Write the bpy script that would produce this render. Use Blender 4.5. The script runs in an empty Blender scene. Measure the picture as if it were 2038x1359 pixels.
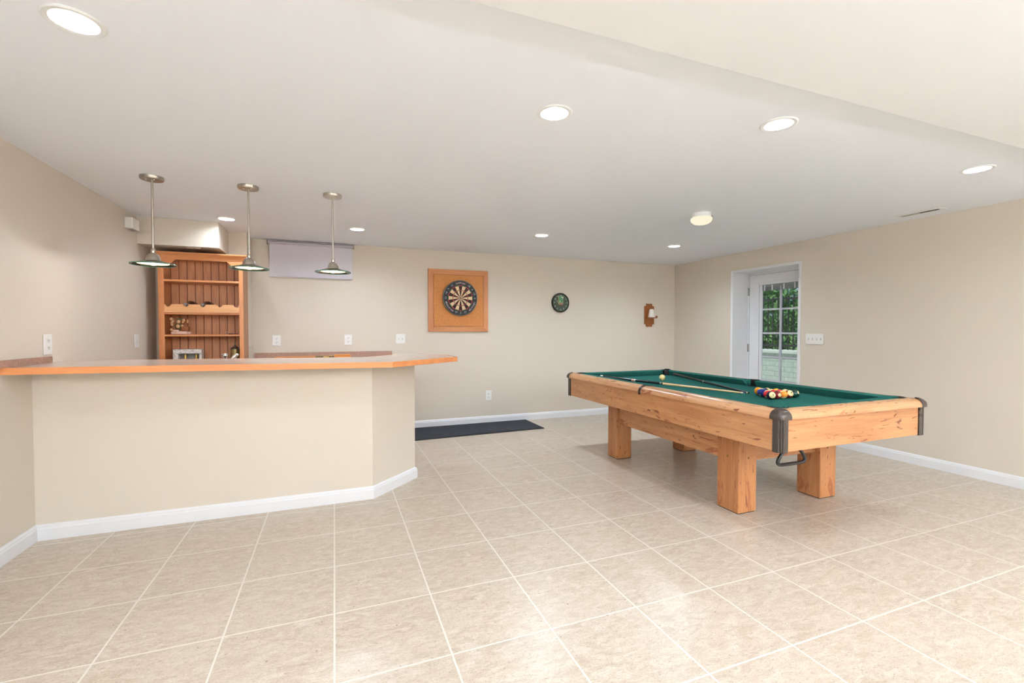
import bpy, bmesh, math, random
from mathutils import Vector, Matrix
import numpy as np
random.seed(7)
sc = bpy.context.scene
COL = sc.collection

# ------------------------------------------------------------------ camera, world, exposure
def make_camera():
    f_px, yaw, pitch, h = 916.6725, 0.368158, -0.0234683, 1.3316
    cd = bpy.data.cameras.new('camera'); co = bpy.data.objects.new('camera', cd); COL.objects.link(co)
    cd.sensor_width = 36.0; cd.lens = 36.0*f_px/2038.0; cd.clip_start = .02; cd.clip_end = 200
    cy, sy, cp, sp = math.cos(yaw), math.sin(yaw), math.cos(pitch), math.sin(pitch)
    fw = Vector((sy*cp, cy*cp, sp)); r = Vector((cy, -sy, 0)); u = r.cross(fw)
    co.matrix_world = Matrix(((r.x, u.x, -fw.x, 0), (r.y, u.y, -fw.y, 0), (r.z, u.z, -fw.z, h), (0, 0, 0, 1)))
    sc.camera = co
make_camera()
sc.view_settings.view_transform = 'Standard'
sc.view_settings.look = 'None'
sc.view_settings.gamma = 1
sc.view_settings.use_curve_mapping = False
sc.view_settings.exposure = 0.43

LAMP_W = 8.6        # recessed ceiling lamps
UP_W = 245.0  # power of the added uplights that fill the ceiling
FAR_K = 1.6          # the lamps of the far rows carry stronger bulbs
SKY = 2.4
world = bpy.data.worlds.new('sky'); sc.world = world; world.use_nodes = True
wn = world.node_tree.nodes; wl = world.node_tree.links
sky = wn.new('ShaderNodeTexSky'); sky.sky_type = 'HOSEK_WILKIE'
sky.sun_direction = Vector((-.5, .3, .8)).normalized(); sky.turbidity = 4
wl.new(sky.outputs[0], wn['Background'].inputs[0]); wn['Background'].inputs[1].default_value = SKY
sd = bpy.data.lights.new('sun', 'SUN'); sd.energy = 3.2; sd.angle = .02; sd.color = (1, .96, .9)
so = bpy.data.objects.new('sun', sd); COL.objects.link(so)
so.rotation_euler = Vector((-.35, -.25, .9)).to_track_quat('Z', 'Y').to_euler()

# ------------------------------------------------------------------ materials
def C(r, g, b):
    f = lambda v: (v/255/12.92) if v/255 <= .04045 else ((v/255+.055)/1.055)**2.4
    return (f(r), f(g), f(b), 1)
def mat(name, col, rough=.5, metal=0, spec=.5, **kw):
    m = bpy.data.materials.new(name); m.use_nodes = True
    b = m.node_tree.nodes['Principled BSDF']
    b.inputs['Base Color'].default_value = col; b.inputs['Roughness'].default_value = rough
    b.inputs['Metallic'].default_value = metal; b.inputs['Specular IOR Level'].default_value = spec
    for k, v in kw.items(): b.inputs[k.replace('_', ' ')].default_value = v
    return m
class NT:
    def __init__(s, m): s.m = m; s.n = m.node_tree.nodes; s.l = m.node_tree.links; s.b = s.n.get('Principled BSDF')
    def new(s, t, **kw):
        x = s.n.new(t)
        for k, v in kw.items(): setattr(x, k, v)
        return x
    def coord(s, out='Object', scale=(1, 1, 1), loc=(0, 0, 0), rot=(0, 0, 0)):
        tc = s.new('ShaderNodeTexCoord'); mp = s.new('ShaderNodeMapping')
        mp.inputs['Scale'].default_value = scale; mp.inputs['Location'].default_value = loc; mp.inputs['Rotation'].default_value = rot
        s.l.new(tc.outputs[out], mp.inputs[0]); return mp.outputs[0]
    def noise(s, vec, scale, detail=4, rough=.5, dist=0):
        x = s.new('ShaderNodeTexNoise'); x.inputs['Scale'].default_value = scale; x.inputs['Detail'].default_value = detail
        x.inputs['Roughness'].default_value = rough; x.inputs['Distortion'].default_value = dist
        s.l.new(vec, x.inputs['Vector']); return x.outputs['Fac']
    def ramp(s, fac, stops, interp='LINEAR'):
        x = s.new('ShaderNodeValToRGB'); x.color_ramp.interpolation = interp
        e = x.color_ramp.elements
        while len(e) < len(stops): e.new(.5)
        for i, (p, c) in enumerate(stops): e[i].position = p; e[i].color = c
        s.l.new(fac, x.inputs[0]); return x.outputs[0]
    def mix(s, fac, a, b, mode='MIX'):
        x = s.new('ShaderNodeMix', data_type='RGBA', blend_type=mode)
        for sock, v in ((x.inputs[0], fac), (x.inputs[6], a), (x.inputs[7], b)):
            if isinstance(v, (int, float, tuple)): sock.default_value = v
            else: s.l.new(v, sock)
        return x.outputs[2]
    def math(s, op, a, b=0.0, c=None):
        x = s.new('ShaderNodeMath', operation=op)
        for i, v in enumerate((a, b) if c is None else (a, b, c)):
            if isinstance(v, (int, float)): x.inputs[i].default_value = v
            else: s.l.new(v, x.inputs[i])
        return x.outputs[0]
    def bump(s, h, strength=.2, dist=.01):
        x = s.new('ShaderNodeBump'); x.inputs['Strength'].default_value = strength; x.inputs['Distance'].default_value = dist
        s.l.new(h, x.inputs['Height']); s.l.new(x.outputs[0], s.b.inputs['Normal'])
    def base(s, c): s.l.new(c, s.b.inputs['Base Color'])
W1, K0 = (1, 1, 1, 1), (0, 0, 0, 1)

def paint(name, col, bump=.06, rough=.55):
    m = mat(name, col, rough, spec=.3); t = NT(m)
    t.bump(t.noise(t.coord(), 90, 3), bump, .004); return m
M_wall = paint('wall_paint', C(222, 211, 196))
M_ceil = paint('ceiling_paint', C(247, 250, 255), .03, .7)
M_bulk = paint('bulkhead_paint', C(236, 235, 234), .03, .7)
M_trim = mat('trim_paint', C(240, 240, 242), .3)
M_plate = mat('white_plastic', C(242, 240, 236), .3)
M_platedark = mat('slot_dark', C(70, 62, 56), .5)
M_white = mat('white_enamel', C(238, 238, 236), .35)

def tile_floor():
    m = mat('floor_tile', C(215, 200, 180), .2); t = NT(m)
    tc = t.new('ShaderNodeTexCoord'); sp = t.new('ShaderNodeSeparateXYZ'); t.l.new(tc.outputs['Object'], sp.inputs[0])
    def cell(o, org, size):
        u = t.math('DIVIDE', t.math('SUBTRACT', o, org), size)
        fr = t.math('FRACT', u); d = t.math('ABSOLUTE', t.math('SUBTRACT', fr, .5))
        return u, t.math('MULTIPLY', t.math('SUBTRACT', .5, d), size)
    ux, dx = cell(sp.outputs[0], -.01036, .452345); uy, dy = cell(sp.outputs[1], 2.75983, .465716)
    d = t.math('MINIMUM', dx, dy)
    g = t.new('ShaderNodeMapRange'); t.l.new(d, g.inputs[0]); g.inputs[1].default_value = .0032; g.inputs[2].default_value = .0048
    gf = g.outputs[0]      # 0 grout, 1 tile
    cid = t.new('ShaderNodeCombineXYZ'); t.l.new(t.math('FLOOR', ux), cid.inputs[0]); t.l.new(t.math('FLOOR', uy), cid.inputs[1])
    wnz = t.new('ShaderNodeTexWhiteNoise'); wnz.noise_dimensions = '3D'; t.l.new(cid.outputs[0], wnz.inputs[0])
    # offset texture per tile
    off = t.new('ShaderNodeVectorMath', operation='MULTIPLY_ADD'); t.l.new(wnz.outputs['Color'], off.inputs[0]); off.inputs[1].default_value = (9, 9, 0)
    t.l.new(tc.outputs['Object'], off.inputs[2])
    mp = t.new('ShaderNodeMapping'); mp.inputs['Scale'].default_value = (1, 2.6, 1); mp.inputs['Rotation'].default_value = (0, 0, .35); t.l.new(off.outputs[0], mp.inputs[0])
    n1 = t.noise(mp.outputs[0], 12, 7, .72, .9); n2 = t.noise(off.outputs[0], 3, 3)
    n3 = t.noise(mp.outputs[0], 38, 5, .7, .4)
    c = t.ramp(n1, [(.34, C(176, 156, 134)), (.5, C(199, 183, 164)), (.64, C(217, 205, 190))])
    c = t.mix(t.ramp(n2, [(.3, K0), (.7, (.55, .55, .55, 1))]), c, C(208, 193, 175))
    c = t.mix(t.ramp(n3, [(.33, (.85, .85, .85, 1)), (.44, K0)]), c, C(160, 142, 122))
    n4 = t.noise(mp.outputs[0], 110, 4, .8); c = t.mix(t.ramp(n4, [(.36, (.55, .55, .55, 1)), (.5, K0)]), c, C(168, 150, 130)); c = t.mix(t.ramp(n4, [(.52, K0), (.66, (.6, .6, .6, 1))]), c, C(232, 220, 204))
    vor = t.new('ShaderNodeTexVoronoi'); vor.inputs['Scale'].default_value = 22; t.l.new(off.outputs[0], vor.inputs['Vector'])
    spk = t.math('MULTIPLY', t.math('LESS_THAN', vor.outputs['Distance'], .075), t.math('GREATER_THAN', t.noise(off.outputs[0], 14, 2), .55))
    c = t.mix(spk, c, C(128, 104, 88))
    tv = t.ramp(wnz.outputs['Value'], [(0, (.955, .955, .955, 1)), (1, W1)])
    c = t.mix(1.0, c, tv, 'MULTIPLY')
    c = t.mix(gf, C(226, 219, 207), c)
    t.base(c)
    r = t.ramp(gf, [(0, (.7, .7, .7, 1)), (1, (.28, .28, .28, 1))]); t.l.new(r, t.b.inputs['Roughness'])
    t.b.inputs['Specular IOR Level'].default_value = .38
    hgt = t.math('ADD', t.math('MULTIPLY', gf, .6), t.math('MULTIPLY', n1, .12)); t.bump(hgt, .25, .003)
    return m
M_floor = tile_floor()

def wood(name, light, dark, axis=0, rough=.32, knots=0.0, fine=1.0, knotcol=None):
    """grain runs along the object axis given"""
    m = mat(name, light, rough); t = NT(m)
    s = [11*fine]*3; s[axis] = .9*fine
    v = t.coord(scale=tuple(s))
    n = t.noise(v, 1.3, 6, .6, 1.0)
    s2 = [70*fine]*3; s2[axis] = 3*fine
    v2 = t.coord(scale=tuple(s2)); n2 = t.noise(v2, 1.6, 4, .6)
    c = t.ramp(n, [(.3, dark), (.55, light), (.75, tuple(min(1, x*1.12) for x in light[:3])+(1,))])
    c = t.mix(t.ramp(n2, [(.35, (.45, .45, .45, 1)), (.6, K0)]), c, dark)
    if knots:
        s3 = [9]*3; s3[axis] = 3.2
        v3 = t.coord(scale=tuple(s3)); n3 = t.noise(v3, 1.0, 5, .55, 1.6)
        k = t.ramp(n3, [(.60, K0), (.645, W1)])
        s4 = [20]*3; s4[axis] = 9
        n4 = t.noise(t.coord(scale=tuple(s4)), 1, 3, .6, 1)
        k = t.mix(1.0, k, t.ramp(n4, [(.38, K0), (.50, (knots, knots, knots, 1))]), 'MULTIPLY')
        c = t.mix(k, c, knotcol or C(150, 84, 50))
        s5 = [26]*3; s5[axis] = 4.5
        n5 = t.noise(t.coord(scale=tuple(s5), loc=(3, 7, 1)), 1, 2, .5, 2.2)
        k2 = t.ramp(n5, [(.66, K0), (.69, (knots, knots, knots, 1))])
        c = t.mix(k2, c, C(118, 62, 38))
    t.base(c); t.bump(n2, .06, .002); return m
PTL, PTD = C(194, 142, 97), C(168, 112, 70)
M_ptX = wood('knotty_oak_x', PTL, PTD, 0, .3, .9)
M_ptY = wood('knotty_oak_y', PTL, PTD, 1, .3, .9)
M_ptZ = wood('knotty_oak_z', C(186, 130, 84), C(158, 98, 56), 2, .35, .85)
M_railX = wood('rail_oak_x', C(204, 156, 114), C(182, 128, 86), 0, .26, .9)
M_railY = wood('rail_oak_y', C(204, 156, 114), C(182, 128, 86), 1, .26, .9)
M_cabX = wood('cabinet_oak_x', C(222, 154, 100), C(204, 130, 78), 0, .35)
M_cabZ = wood('cabinet_oak_z', C(220, 150, 96), C(202, 126, 76), 2, .35)
M_oakX = wood('frame_oak_x', C(200, 132, 76), C(176, 106, 54), 0, .35)
M_oakZ = wood('frame_oak_z', C(200, 130, 74), C(176, 104, 52), 2, .35)
M_edge = wood('counter_edge_oak', C(221, 148, 94), C(206, 128, 74), 0, .3)
M_sconce = wood('walnut_brown', C(160, 94, 46), C(124, 66, 28), 2, .35)
M_case = wood('orange_wood', C(222, 142, 64), C(190, 106, 40), 0, .3)

def beadboard():
    m = mat('beadboard', C(170, 104, 66), .5); t = NT(m)
    tc = t.new('ShaderNodeTexCoord'); sp = t.new('ShaderNodeSeparateXYZ'); t.l.new(tc.outputs['Object'], sp.inputs[0])
    fr = t.math('FRACT', t.math('DIVIDE', t.math('ADD', sp.outputs[0], 10.0), .0745))
    d = t.math('ABSOLUTE', t.math('SUBTRACT', fr, .5))
    g = t.ramp(d, [(.045, K0), (.075, W1)])
    n = t.noise(t.coord(scale=(30, 30, 3)), 1.5, 5, .6)
    c = t.ramp(n, [(.35, C(200, 136, 94)), (.65, C(220, 158, 114))])
    c = t.mix(g, C(136, 78, 46), c); t.base(c); t.bump(g, .6, .004); return m
M_bead = beadboard()
def laminate(name, a, b, rough=.25):
    m = mat(name, a, rough); t = NT(m); v = t.coord()
    c = t.ramp(t.noise(v, 60, 5, .7), [(.36, b), (.62, a)])
    c = t.mix(t.ramp(t.noise(v, 6, 3), [(.4, K0), (.7, (.4, .4, .4, 1))]), c, b)
    t.base(c); return m
M_lam = laminate('counter_laminate', C(222, 204, 192), C(204, 182, 170), .2)
M_splash = laminate('backsplash_laminate', C(186, 148, 128), C(158, 118, 102), .35)
def cork():
    m = mat('cork', C(206, 138, 78), .8); t = NT(m); v = t.coord()
    c = t.ramp(t.noise(v, 70, 6, .8), [(.36, C(176, 106, 52)), (.6, C(216, 148, 86))])
    t.base(c); t.bump(t.noise(v, 120, 3), .3, .003); return m
M_cork = cork()
def cloth():
    m = mat('green_cloth', C(36, 92, 78), 1.0, spec=.03); t = NT(m); v = t.coord()
    c = t.ramp(t.noise(v, 240, 3, .7), [(.35, C(36, 88, 80)), (.65, C(50, 106, 98))])
    t.base(c)
    t.bump(t.noise(v, 500, 2), .15, .001); return m
M_cloth = cloth()
M_cushion = mat('cushion_cloth', C(30, 84, 72), .85, spec=.15)
def fabric(name, a, b, sc_=180):
    m = mat(name, a, .95, spec=.1); t = NT(m); v = t.coord()
    c = t.ramp(t.noise(v, sc_, 4, .8), [(.35, a), (.65, b)])
    c = t.mix(t.ramp(t.noise(v, 5, 4, .6), [(.4, K0), (.7, (.5, .5, .5, 1))]), c, b)
    t.base(c); t.bump(t.noise(v, sc_*1.5, 2), .5, .004); return m
M_mat = fabric('mat_pile', C(50, 52, 57), C(76, 78, 84))
M_matedge = mat('mat_rubber', C(34, 34, 36), .7)
M_blind = fabric('blind_fabric', C(218, 213, 221), C(224, 219, 227), 120)
M_blindbar = mat('blind_bar', C(196, 190, 196), .4)
M_brown = mat('brown_plastic', C(60, 50, 44), .25)
M_black = mat('black_plastic', C(18, 18, 20), .35)
M_leather = mat('black_leather', C(16, 15, 15), .5)
M_nickel = mat('brushed_nickel', C(186, 180, 170), .3, 1)
M_chrome = mat('chrome', C(225, 225, 228), .12, 1)
M_hinge = mat('hinge_steel', C(150, 148, 144), .35, 1)
M_gold = mat('gilt', C(200, 168, 90), .3, .8)
M_pewter = mat('pewter_gilt', C(142, 122, 80), .35, .6)
M_porc = mat('white_porcelain', C(230, 226, 220), .2)
M_silverbox = mat('marbled_white', C(214, 208, 206), .3)
M_greyglass = mat('grey_display', C(150, 150, 150), .15)
M_bottle = mat('dark_wine_glass', C(34, 18, 24), .08)
M_foil = mat('grey_foil', C(120, 114, 118), .3, .5)
M_shade = mat('lamp_shade_white', C(238, 232, 224), .6)
M_knob = mat('brass_knob', C(130, 100, 60), .3, .7)
def emis(name, col, st):
    m = bpy.data.materials.new(name); m.use_nodes = True; n = m.node_tree.nodes; n.remove(n['Principled BSDF'])
    e = n.new('ShaderNodeEmission'); e.inputs[0].default_value = col; e.inputs[1].default_value = st
    m.node_tree.links.new(e.outputs[0], n['Material Output'].inputs[0]); return m
M_lamp = emis('lamp_glow', (1, .97, .92, 1), 8)
M_dome = emis('dome_glow', (1, .92, .70, 1), .74)
M_halo = emis('pendant_bulb', (1, .86, .5, 1), 9)
M_reflector = mat('reflector_white', C(250, 240, 215), .35)
def glass(name, tint, gloss=.08, rough=.02):
    m = bpy.data.materials.new(name); m.use_nodes = True; n = m.node_tree.nodes; l = m.node_tree.links; n.remove(n['Principled BSDF'])
    tr = n.new('ShaderNodeBsdfTransparent'); tr.inputs[0].default_value = tint
    gl = n.new('ShaderNodeBsdfGlossy'); gl.inputs['Roughness'].default_value = rough
    fr = n.new('ShaderNodeLayerWeight'); fr.inputs[0].default_value = gloss*2
    mx = n.new('ShaderNodeMixShader'); l.new(fr.outputs['Fresnel'], mx.inputs[0]); l.new(tr.outputs[0], mx.inputs[1]); l.new(gl.outputs[0], mx.inputs[2])
    l.new(mx.outputs[0], n['Material Output'].inputs[0]); return m
M_pane = glass('window_glass', (.93, .97, .96, 1), .12)
M_shglass = glass('shade_glass', (.86, .92, .88, 1), .2)
M_shedge = mat('glass_edge_green', C(62, 116, 96), .15)
M_shinner = mat('frosted_reflector', C(190, 172, 128), .3)

# ------------------------------------------------------------------ mesh helpers (world coordinates; parts are shifted to their thing's origin)
def BM(): return bmesh.new()
def box(bm, lo, hi, bev=0.0, seg=2):
    lo = Vector(lo); hi = Vector(hi); c = (lo+hi)/2; s = hi-lo
    r = bmesh.ops.create_cube(bm, size=1, matrix=Matrix.Translation(c) @ Matrix.Diagonal((s.x, s.y, s.z, 1)))
    if bev:
        es = list({e for v in r['verts'] for e in v.link_edges})
        bmesh.ops.bevel(bm, geom=es, offset=bev, segments=seg, profile=.5, affect='EDGES')
    return bm
def prism(bm, poly, z0, z1, M=None):
    """polygon (x,y) extruded z0..z1, then matrix M"""
    M = M or Matrix.Identity(4)
    b = [bm.verts.new(M @ Vector((x, y, z0))) for x, y in poly]; t = [bm.verts.new(M @ Vector((x, y, z1))) for x, y in poly]
    n = len(poly); fs = []
    for i in range(n): fs.append(bm.faces.new((b[i], b[(i+1) % n], t[(i+1) % n], t[i])))
    fs.append(bm.faces.new(t)); fs.append(bm.faces.new(b[::-1]))
    bmesh.ops.recalc_face_normals(bm, faces=fs); return bm
def lathe(bm, prof, c=(0, 0, 0), seg=32, M=None):
    """profile (r,z) around local Z"""
    M = (Matrix.Translation(c) @ (M or Matrix.Identity(4)))
    rings = []
    for r, z in prof:
        if r < 1e-6: rings.append([bm.verts.new(M @ Vector((0, 0, z)))])
        else: rings.append([bm.verts.new(M @ Vector((r*math.cos(2*math.pi*i/seg), r*math.sin(2*math.pi*i/seg), z))) for i in range(seg)])
    fs = []
    for a, b in zip(rings, rings[1:]):
        for i in range(seg):
            j = (i+1) % seg
            if len(a) == 1 and len(b) == 1: continue
            if len(a) == 1: fs.append(bm.faces.new((a[0], b[j], b[i])))
            elif len(b) == 1: fs.append(bm.faces.new((a[i], a[j], b[0])))
            else: fs.append(bm.faces.new((a[i], a[j], b[j], b[i])))
    bmesh.ops.recalc_face_normals(bm, faces=fs); return bm
def tube(bm, pts, r, seg=12, closed=False):
    pts = [Vector(p) for p in pts]; n = len(pts); rs = r if isinstance(r, (list, tuple)) else [r]*n
    rings = []; up = None
    for i, p in enumerate(pts):
        if closed: d = pts[(i+1) % n]-pts[i-1]
        else: d = pts[min(i+1, n-1)]-pts[max(i-1, 0)]
        d.normalize()
        if up is None: up = Vector((0, 0, 1)) if abs(d.z) < .9 else Vector((1, 0, 0))
        a = d.cross(up).normalized(); b = a.cross(d).normalized(); up = b
        rings.append([bm.verts.new(p+rs[i]*(math.cos(2*math.pi*k/seg)*a+math.sin(2*math.pi*k/seg)*b)) for k in range(seg)])
    fs = []
    prs = list(zip(rings, rings[1:]))+([(rings[-1], rings[0])] if closed else [])
    for A, B in prs:
        for k in range(seg): fs.append(bm.faces.new((A[k], A[(k+1) % seg], B[(k+1) % seg], B[k])))
    if not closed: fs += [bm.faces.new(rings[0][::-1]), bm.faces.new(rings[-1])]
    bmesh.ops.recalc_face_normals(bm, faces=fs); return bm
def ball(bm, c, r, sx=1, sy=1, sz=1, seg=20, rot=None):
    M = Matrix.Translation(c) @ (rot or Matrix.Identity(4)) @ Matrix.Diagonal((sx, sy, sz, 1))
    bmesh.ops.create_uvsphere(bm, u_segments=seg, v_segments=seg//2+2, radius=r, matrix=M); return bm
def obj(name, bm, m, root=None, parent=None, smooth=False, loc=None, ang=35):
    """root: the thing's Empty (or a Vector origin for a single-mesh thing)"""
    org = root.location if root is not None else Vector(loc or (0, 0, 0))
    bmesh.ops.translate(bm, verts=bm.verts, vec=-Vector(org))
    me = bpy.data.meshes.new(name); bm.to_mesh(me); bm.free()
    for mm in (m if isinstance(m, (list, tuple)) else [m]): me.materials.append(mm)
    o = bpy.data.objects.new(name, me); COL.objects.link(o)
    if smooth:
        for p in me.polygons: p.use_smooth = True
        try: me.set_sharp_from_angle(angle=math.radians(ang))
        except Exception: pass
    if root is not None: o.parent = parent or root
    else: o.location = org
    return o
def tag(o, label=None, cat=None, group=None, kind=None):
    if label: o['label'] = label
    if cat: o['category'] = cat
    if group: o['group'] = group
    if kind: o['kind'] = kind
    return o
def thing(name, label, cat, loc, group=None, kind=None):
    o = bpy.data.objects.new(name, None); COL.objects.link(o); o.location = loc; o.empty_display_size = .1
    return tag(o, label, cat, group, kind)
def struct(name, bm, m, **kw):
    o = obj(name, bm, m, **kw); o['kind'] = 'structure'; return o
def copy_tree(o, parent=None):
    c = o.copy(); COL.objects.link(c)
    if parent is not None: c.parent = parent
    for ch in list(o.children): copy_tree(ch, c)
    return c
def text_bm(bm, s, center, right, up, size, depth=.0008, shear=0.0):
    cu = bpy.data.curves.new('lettering', 'FONT'); cu.body = s; cu.size = 1; cu.align_x = 'CENTER'; cu.align_y = 'CENTER'; cu.extrude = 0; cu.shear = shear
    cu.resolution_u = 2
    o = bpy.data.objects.new('lettering', cu); COL.objects.link(o)
    dg = bpy.context.evaluated_depsgraph_get(); dg.update()
    me = bpy.data.meshes.new_from_object(o.evaluated_get(dg))
    right = Vector(right).normalized(); up = Vector(up).normalized(); n = right.cross(up)
    M = Matrix(((right.x*size, up.x*size, n.x, center[0]), (right.y*size, up.y*size, n.y, center[1]), (right.z*size, up.z*size, n.z, center[2]), (0, 0, 0, 1)))
    me.transform(M); bm.from_mesh(me)
    bpy.data.objects.remove(o); bpy.data.curves.remove(cu); bpy.data.meshes.remove(me)
    return bm

# ------------------------------------------------------------------ the room
XL, XR, YB, YN, H = -1.778, 5.399, 6.322, -2.6, 2.44
HB, YBULK = 2.40, 1.465
bm = BM(); box(bm, (XL-.15, YN-.15, -.12), (XR+.36, YB+.2, 0)); struct('floor', bm, M_floor)
LIGHTS = [(-.859, 2.128), (1.056, 2.137), (2.236, 1.817), (4.128, 1.826), (-.988, 5.305), (.243, 5.328), (2.255, 4.893), (4.165, 4.89)]
NEAR_FILL = [(.6, -.9), (3.2, -.9)]  # extra downlights added out of view to brighten the ceiling
R_HOLE = .070
def ceiling_sheet(x0, y0, x1, y1, z, holes, top):
    """a ceiling slab with a round opening for every recessed lamp"""
    bm = BM()
    def loop(pts):
        vs = [bm.verts.new((x, y, z)) for x, y in pts]
        return [bm.edges.new((vs[i], vs[(i+1) % len(vs)])) for i in range(len(vs))]
    es = loop([(x0, y0), (x1, y0), (x1, y1), (x0, y1)])
    for hx, hy in holes: es += loop([(hx+R_HOLE*math.cos(a*math.pi/14), hy+R_HOLE*math.sin(a*math.pi/14)) for a in range(28)])
    bmesh.ops.triangle_fill(bm, edges=es, use_beauty=True, use_dissolve=False)
    for f in bm.faces:
        if f.normal.z > 0: f.normal_flip()
    box(bm, (x0, y0, top), (x1, y1, top+.05))
    return bm
struct('ceiling', ceiling_sheet(XL-.1, YBULK, XR+.36, YB+.1, H, LIGHTS, H+.16), M_ceil)
bm = ceiling_sheet(XL-.1, YN-.1, XR+.36, YBULK, HB, NEAR_FILL, H+.16)
box(bm, (XL-.1, YBULK-.01, HB+.0015), (XR+.36, YBULK-.0005, H+.02))
struct('ceiling_bulkhead', bm, M_bulk)
bm = BM(); box(bm, (XL-.15, YB, 0), (XR, YB+.15, H+.02)); struct('wall_back', bm, M_wall)
bm = BM(); box(bm, (XL-.15, YN, 0), (XL, YB, H+.02)); struct('wall_left', bm, M_wall)
bm = BM(); box(bm, (XL-.15, YN-.15, 0), (XR+.36, YN, H+.02)); struct('wall_near', bm, M_wall)
DY0, DY1, DH, XD = 4.062, 5.107, 2.18, 5.70          # doorway
bm = BM()
box(bm, (XR, YN, 0), (XR+.36, DY0, H+.02)); box(bm, (XR, DY1, 0), (XR+.36, YB+.15, H+.02)); box(bm, (XR, DY0, DH), (XR+.36, DY1, H+.02))
struct('wall_right', bm, M_wall)
bm = BM(); box(bm, (XL, 5.978, 0), (-.918, YB, H)); struct('wall_recess', bm, M_wall)
bm = BM(); box(bm, (XL, 5.492, 2.177), (-1.096, 5.978, H)); struct('soffit', bm, M_wall)
# bar half wall
BW = [(XL, 3.785), (.275, 3.785), (.672, 4.182), (.587, 4.267), (.225, 3.905), (XL, 3.905)]
bm = BM(); prism(bm, BW, 0, 1.058); struct('wall_bar', bm, M_wall)
# baseboards: profile swept along a plan polyline
def baseboard(name, path, side=1, hgt=.1, th=.016):
    prof = [(0, 0), (th, 0), (th, hgt*.72), (th*.75, hgt*.8), (th*.7, hgt*.88), (th*.35, hgt*.97), (0, hgt)]
    bm = BM(); P = [Vector(p) for p in path]; rings = []
    for i, p in enumerate(P):
        ds = []
        if i > 0: ds.append((P[i]-P[i-1]).normalized())
        if i < len(P)-1: ds.append((P[i+1]-P[i]).normalized())
        ns = [Vector((d.y, -d.x))*side for d in ds]; n = sum(ns, Vector((0, 0))).normalized()
        k = 1/max(.3, n.dot(ns[0]))
        rings.append([bm.verts.new((p.x+n.x*k*a, p.y+n.y*k*a, z)) for a, z in prof])
    for A, B in zip(rings, rings[1:]):
        for j in range(len(prof)-1): bm.faces.new((A[j], A[j+1], B[j+1], B[j]))
    bm.faces.new(rings[0]); bm.faces.new(rings[-1][::-1]); bmesh.ops.recalc_face_normals(bm, faces=bm.faces)
    struct(name, bm, M_trim)
baseboard('baseboard_back', [(.74, YB), (XR, YB)])
baseboard('baseboard_right', [(XR, YB), (XR, DY1+.02)]); baseboard('baseboard_right_near', [(XR, DY0-.02), (XR, YN)])
baseboard('baseboard_left', [(XL, YN), (XL, 3.785)])
baseboard('baseboard_bar', [(XL, 3.785), (.275, 3.785), (.672, 4.182), (.587, 4.267)])
baseboard('baseboard_near', [(XR, YN), (XL, YN)])

# ------------------------------------------------------------------ door in the right wall
# painted return boards lining the opening and a thin bead round it
bm = BM(); g = .006
box(bm, (XR-g, DY1-.018, 0), (XD+.05, DY1, DH)); box(bm, (XR-g, DY0, 0), (XD+.05, DY0+.018, DH)); box(bm, (XR-g, DY0+.018, DH-.018), (XD+.05, DY1-.018, DH))
box(bm, (XR-.010, DY1-.001, 0), (XR, DY1+.016, DH+.016)); box(bm, (XR-.010, DY0-.016, 0), (XR, DY0+.001, DH+.016)); box(bm, (XR-.010, DY0+.001, DH-.001), (XR, DY1-.001, DH+.016))
box(bm, (XD-.012, DY1-.034, 0), (XD+.04, DY1-.018, DH-.018)); box(bm, (XD-.012, DY0+.018, 0), (XD+.04, DY0+.034, DH-.018)); box(bm, (XD-.012, DY0+.034, DH-.046), (XD+.04, DY1-.034, DH-.018))
struct('trim_1', bm, M_trim)
door = thing('door_1', None, None, (XD, (DY0+DY1)/2, 0), kind='structure')
y0, y1, zt = DY0+.037, DY1-.037, 2.131
GY0, GY1, GZ0, GZ1 = 4.285, 4.905, .30, 1.985
bm = BM()
for lo, hi in (((XD, GY1, .012), (XD+.042, y1, zt)), ((XD, y0, .012), (XD+.042, GY0, zt)), ((XD, GY0, GZ1), (XD+.042, GY1, zt)), ((XD, GY0, .012), (XD+.042, GY1, GZ0))): box(bm, lo, hi)
obj('door_slab', bm, M_trim, door)
bm = BM()
for lo, hi in (((XD-.014, GY1-.004, GZ0-.03), (XD, GY1+.03, GZ1+.03)), ((XD-.014, GY0-.03, GZ0-.03), (XD, GY0+.004, GZ1+.03)), ((XD-.014, GY0+.004, GZ1-.004), (XD, GY1-.004, GZ1+.03)), ((XD-.014, GY0+.004, GZ0-.03), (XD, GY1-.004, GZ0+.004))): box(bm, lo, hi, .004)
box(bm, (XD+.001, GY1-.045, GZ0+.004), (XD+.02, GY1-.004, GZ1-.004)); box(bm, (XD+.001, GY0+.004, GZ0+.004), (XD+.02, GY0+.03, GZ1-.004))
obj('glazing_frame', bm, M_trim, door)
bm = BM(); box(bm, (XD+.024, GY0, GZ0), (XD+.028, GY1, GZ1)); obj('glass_pane', bm, M_pane, door)
bm = BM()
box(bm, (XD+.006, 4.558, GZ0), (XD+.022, 4.586, GZ1))
for z in (1.632, 1.297, .965, .632): box(bm, (XD+.007, GY0, z-.012), (XD+.021, GY1, z+.012))
obj('muntin_grid', bm, mat('muntin_grey', C(205, 208, 214), .35), door)
bm = BM()
box(bm, (XD+.002, GY0+.03, 1.945), (XD+.021, GY1-.045, 1.98), .003)
for i in range(9): box(bm, (XD+.003, GY0+.032, 1.897+i*.0052), (XD+.020, GY1-.047, 1.900+i*.0052))
mb = obj('mini_blind', bm, mat('blind_slats', C(146, 148, 152), .4), door)
bm = BM()
for y in (4.36, 4.52, 4.70, 4.82): box(bm, (XD-.001, y-.008, 1.897), (XD+.003, y+.008, 1.976))
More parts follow.
